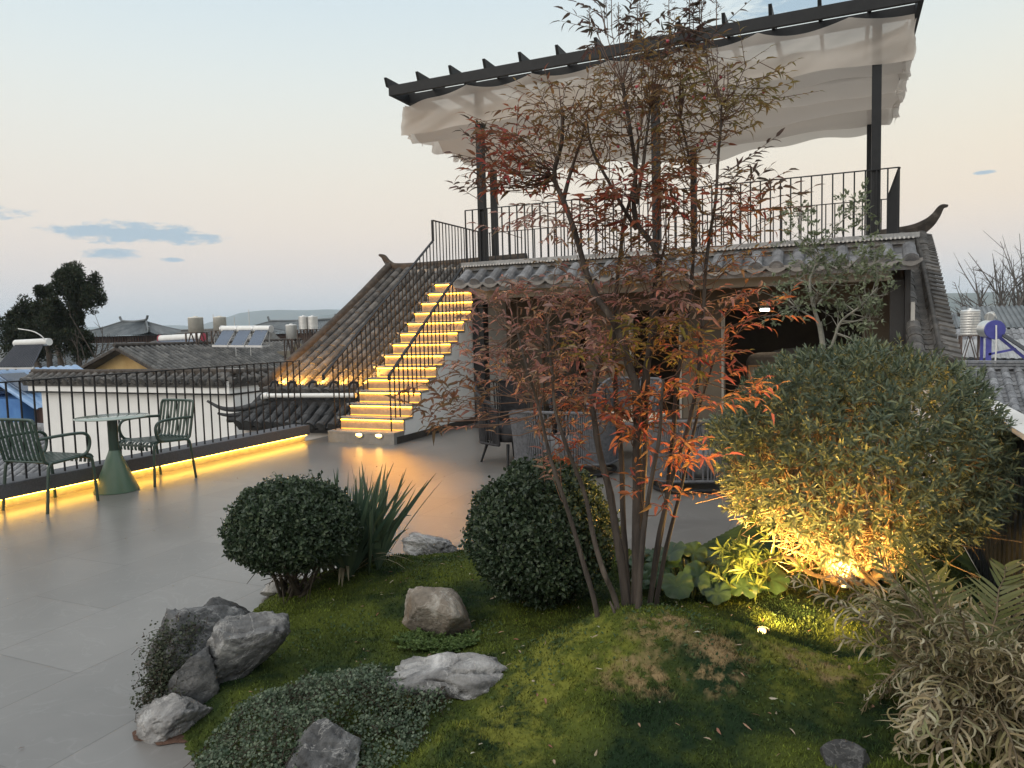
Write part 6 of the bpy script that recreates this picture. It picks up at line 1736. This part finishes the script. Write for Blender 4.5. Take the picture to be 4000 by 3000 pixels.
NCL = [
 (-0.979, 2.74, 2.328, 0.196, 0.134, 80, 'o'),
 (-0.686, 2.79, 2.367, 0.223, 0.187, 125, 'o'),
 (-0.4, 2.84, 2.314, 0.223, 0.116, 95, 'g'),
 (-0.566, 2.84, 2.463, 0.178, 0.107, 45, 'o'),
 (-0.848, 2.84, 2.631, 0.098, 0.080, 16, 'd'),
 (-0.722, 2.84, 2.608, 0.089, 0.071, 12, 'd'),
 (-0.557, 2.84, 2.57, 0.107, 0.071, 16, 'd'),
 (-0.44, 2.84, 2.565, 0.071, 0.071, 12, 'd'),
 (-1.144, 2.69, 2.217, 0.142, 0.089, 30, 'r'),
 (-1.287, 2.74, 2.209, 0.089, 0.107, 12, 'd'),
 (-1.148, 2.74, 2.121, 0.160, 0.107, 45, 'r'),
 (-0.88, 2.74, 2.195, 0.196, 0.107, 60, 'o'),
 (-0.536, 2.84, 2.038, 0.196, 0.142, 60, 'o'),
 (-0.653, 2.74, 1.95, 0.231, 0.125, 60, 'r'),
 (-1.09, 2.74, 2.079, 0.125, 0.071, 16, 'o'),
 (-0.342, 2.89, 2.027, 0.107, 0.071, 12, 'd'),
 (-0.266, 2.94, 1.96, 0.107, 0.080, 12, 'd'),
 (-0.535, 2.84, 2.191, 0.160, 0.107, 40, 'o'),
 (-1.374, 2.74, 2.09, 0.089, 0.071, 8, 'd'),
 (-1.017, 2.74, 1.93, 0.196, 0.098, 24, 'p'),
 (-0.487, 2.84, 1.753, 0.214, 0.142, 60, 'o'),
 (-0.725, 2.74, 1.76, 0.249, 0.134, 56, 'o'),
 (-1.183, 2.74, 1.596, 0.205, 0.098, 42, 'p'),
 (-0.891, 2.74, 1.603, 0.267, 0.142, 62, 'p'),
 (-0.582, 2.79, 1.609, 0.249, 0.142, 56, 'p'),
 (-0.354, 2.84, 1.534, 0.151, 0.061, 16, 'b'),
 (-0.991, 2.69, 1.419, 0.294, 0.125, 76, 'p'),
 (-0.671, 2.79, 1.42, 0.267, 0.134, 85, 'y'),
 (-0.464, 2.79, 1.383, 0.160, 0.098, 26, 'r'),
 (-1.19, 2.74, 1.336, 0.214, 0.089, 36, 'p'),
 (-1.397, 2.74, 1.394, 0.098, 0.080, 11, 'p'),
 (-1.579, 2.74, 1.238, 0.107, 0.089, 10, 'l'),
 (-1.424, 2.74, 1.24, 0.142, 0.089, 13, 'l'),
 (-0.955, 2.74, 1.245, 0.267, 0.107, 52, 'p'),
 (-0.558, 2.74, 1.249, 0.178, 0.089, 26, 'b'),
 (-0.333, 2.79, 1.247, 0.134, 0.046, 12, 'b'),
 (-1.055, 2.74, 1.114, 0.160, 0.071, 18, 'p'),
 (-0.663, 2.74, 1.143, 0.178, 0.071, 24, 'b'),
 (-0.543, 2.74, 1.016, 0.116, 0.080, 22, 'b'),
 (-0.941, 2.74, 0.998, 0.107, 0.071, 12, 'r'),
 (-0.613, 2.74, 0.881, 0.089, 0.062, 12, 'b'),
 (-0.774, 2.69, 1.199, 0.178, 0.107, 36, 'r'),
 (-1.494, 2.74, 1.121, 0.125, 0.053, 8, 'l'),
 (-1.275, 2.69, 1.142, 0.098, 0.062, 8, 'p'),
 (-0.402, 2.84, 1.891, 0.160, 0.107, 28, 'r'),
 (-0.848, 2.74, 1.95, 0.142, 0.107, 26, 'r'),
 (-1.039, 2.74, 0.947, 0.089, 0.053, 5, 'p'),
]

nb = thing('reddish_bush', 'tall many stemmed bush with narrow reddish autumn leaves in the middle of the garden', 'bush', (-.73, 2.68, .30))
M_cane = mat('brown_cane', (.03, .024, .021), (.085, .068, .055), 18, .9, .6, 60, stretch=(1, 1, .2), c3=(.22, .185, .15))
allp = []
for pts, r in NST:
    c = curve(pts, 6)
    rs = [r * (1 - .62 * i / (len(c) - 1)) * (1 + .10 * (1 if i % 6 == 0 else 0)) * 1.0 for i in range(len(c))]
    c = [p + Vector((mnoise.noise(p * 5), mnoise.noise(p * 5 + Vector((9, 1, 4))), 0)) * .008 for p in c]
    c[0].z = min(c[0].z, GZ(c[0].x, c[0].y) - .01) if c[0].z < .7 else c[0].z
    m = MB(); m.tube(c, rs, 8); m.build('cane', M_cane, nb)
    allp += [p for p in c if p.z > .7]
AP = np.array(allp)
FC = {
 'o': [(0.169, 0.110, 0.043), (0.254, 0.169, 0.059), (0.203, 0.144, 0.076), (0.321, 0.169, 0.068), (0.135, 0.101, 0.051), (0.270, 0.092, 0.059)],
 'g': [(0.176, 0.131, 0.044), (0.229, 0.176, 0.061), (0.157, 0.140, 0.053), (0.264, 0.176, 0.070)],
 'd': [(0.081, 0.061, 0.047), (0.121, 0.081, 0.068), (0.068, 0.068, 0.047), (0.135, 0.068, 0.068)],
 'r': [(0.270, 0.068, 0.041), (0.351, 0.108, 0.047), (0.203, 0.081, 0.047), (0.162, 0.108, 0.047), (0.405, 0.068, 0.061), (0.230, 0.135, 0.068)],
 'p': [(0.275, 0.157, 0.137), (0.379, 0.199, 0.180), (0.211, 0.149, 0.095), (0.317, 0.126, 0.106), (0.443, 0.295, 0.264), (0.253, 0.199, 0.106)],
 'y': [(0.216, 0.189, 0.041), (0.270, 0.216, 0.047), (0.162, 0.149, 0.041), (0.297, 0.149, 0.047), (0.203, 0.108, 0.054)],
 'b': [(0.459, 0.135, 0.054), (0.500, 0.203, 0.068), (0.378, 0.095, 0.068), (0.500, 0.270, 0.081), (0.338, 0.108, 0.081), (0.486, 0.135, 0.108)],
 'l': [(0.149, 0.095, 0.061), (0.203, 0.095, 0.061), (0.135, 0.115, 0.068), (0.230, 0.121, 0.068)],
}
pet = MB()
acc = {k_: ([], [], [], [], []) for k_ in FC}
axis0 = np.array([-.70, 2.75])
for (x, y, z, rx, rz, n_, k_) in NCL:
    for _ in range(int(n_ * .85)):
        g_ = rng.normal(0, .5, 3)
        while np.linalg.norm(g_) > 1.15: g_ = rng.normal(0, .5, 3)
        o = np.array([x + g_[0] * rx, y + g_[1] * max(rx, .10) * .95, z + g_[2] * rz])
        # nearest point on a cane a little lower
        dd = np.linalg.norm((AP - (o - [0, 0, .06])) * [1, 1, .8], axis=1); s0 = AP[int(dd.argmin())]
        out = o - s0; ol = np.linalg.norm(out)
        hor = np.array([out[0], out[1], 0]); hn = np.linalg.norm(hor)
        hor = hor / hn if hn > 1e-3 else np.array([1., 0, 0])
        hor = hor + rng.normal(0, .55, 3) * [1, 1, .2]
        up = .55 if k_ in 'd' else (.15 if k_ != 'l' else -.05)
        d = Vector(hor + [0, 0, rng.normal(up, .35)]).normalized()
        L = random.uniform(.07, .15); a = Vector(o); b_ = a + d * L
        if ol < .55 and random.random() < .42:
            mid = Vector(s0).lerp(a, .5) + Vector((0, 0, -.02)); pet.tube([Vector(s0), mid, a, b_], [.0026, .002, .0016, .0008], 3, False)
        else: pet.tube([a - d * .06, a, b_], [.0015, .0015, .0008], 3, False)
        sd2 = d.cross(Vector((random.gauss(0, .3), random.gauss(0, .3), 1))).normalized()
        nlf = random.randint(5, 8); P, D, LL, WW, BB = acc[k_]
        for q in range(nlf):
            t_ = q / (nlf - 1); s_ = (1 if q % 2 else -1)
            if q == nlf - 1: dv = d
            else: dv = d * .75 + sd2 * s_ * .8
            p = a + d * L * (.1 + .9 * t_)
            P.append(tuple(p)); D.append(tuple(dv + Vector(rsph(1)[0]) * .22 + Vector((0, 0, .08)))); l_ = random.uniform(.028, .052) * (1.25 if k_ == 'l' else 1) * (.75 if k_ in 'og' else 1)
            LL.append(l_); WW.append(l_ * random.uniform(.23, .32)); BB.append(random.uniform(.1, .9))
nm_ = {'o': 'olive', 'g': 'green', 'd': 'dark', 'r': 'red', 'p': 'dusky', 'y': 'yellow', 'b': 'bright', 'l': 'long'}
for k_, (P, D, LL, WW, BB) in acc.items():
    if not P: continue
    P = np.array(P); D = np.array(D)
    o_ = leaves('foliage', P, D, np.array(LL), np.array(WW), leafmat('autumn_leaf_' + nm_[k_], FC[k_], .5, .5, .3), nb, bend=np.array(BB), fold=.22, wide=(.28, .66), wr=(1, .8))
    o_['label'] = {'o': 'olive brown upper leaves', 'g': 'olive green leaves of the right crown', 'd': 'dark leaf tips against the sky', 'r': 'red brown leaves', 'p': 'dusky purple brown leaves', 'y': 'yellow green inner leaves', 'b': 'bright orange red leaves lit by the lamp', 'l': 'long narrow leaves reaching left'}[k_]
pet.build('twigs', mat('leaf_stalk', (.09, .05, .035), (.14, .08, .05), 12, .8), nb)
# small red berries and bare flower stalks at the top
m = MB()
M_berry = mat('red_berry', (.32, .03, .05), (.4, .06, .07), 20, .3)
bp_ = [NCL[i] for i in (1, 2, 17, 14)]
for (x, y, z, rx, rz, n_, k_) in bp_:
    for _ in range(7):
        c = Vector((x + random.gauss(0, rx * .5), y + random.gauss(0, .08) - .06, z + random.gauss(0, rz * .5)))
        m = MB(); m.lathe(c, [(.0001, -.006), (.0045, -.004), (.006, 0), (.0045, .004), (.0001, .006)], 8); m.build('berry', M_berry, nb)
m = MB()
for i in (1, 2, 4, 5, 6, 7):
    x, y, z, rx, rz, n_, k_ = NCL[i]
    for _ in range(3):
        a = Vector((x + random.gauss(0, rx * .4), y, z)); h = random.uniform(.10, .2)
        m.tube([a, a + Vector((0, 0, h))], [.002, .001], 4, False)
        for q in range(12):
            f_ = a + Vector((0, 0, h * (.35 + .6 * q / 12))); e_ = f_ + Vector((random.gauss(0, .02), random.gauss(0, .02), random.uniform(.0, .03))) * (1.3 - q / 12); m.tube([f_, e_], [.001, .0006], 3, False)
            for s_ in range(3): m.tube([f_.lerp(e_, .6), f_.lerp(e_, .6) + Vector(rsph(1)[0]) * .009], [.0008, .0006], 3, False)
m.build('flower_stalks', bpy.data.materials['leaf_stalk'], nb)

# ============================================================ HAZE: thin evening air over the whole scene
hz = MB(); hz.box(-5200, 3200, -60, 5200, -7.2, 190)
ho = hz.build('haze', M_steel); ho.data.materials.clear()
mh = bpy.data.materials.new('evening_haze'); mh.use_nodes = True
n, k = mh.node_tree.nodes, mh.node_tree.links
n.remove(n['Principled BSDF'])
pvn = n.new('ShaderNodeVolumePrincipled'); pvn.inputs['Color'].default_value = (.76, .88, 1.0, 1); pvn.inputs['Density'].default_value = 0.0002; pvn.inputs['Anisotropy'].default_value = 0.0
k.new(pvn.outputs[0], n['Material Output'].inputs['Volume'])
ho.data.materials.append(mh)
tag(ho, kind='stuff')
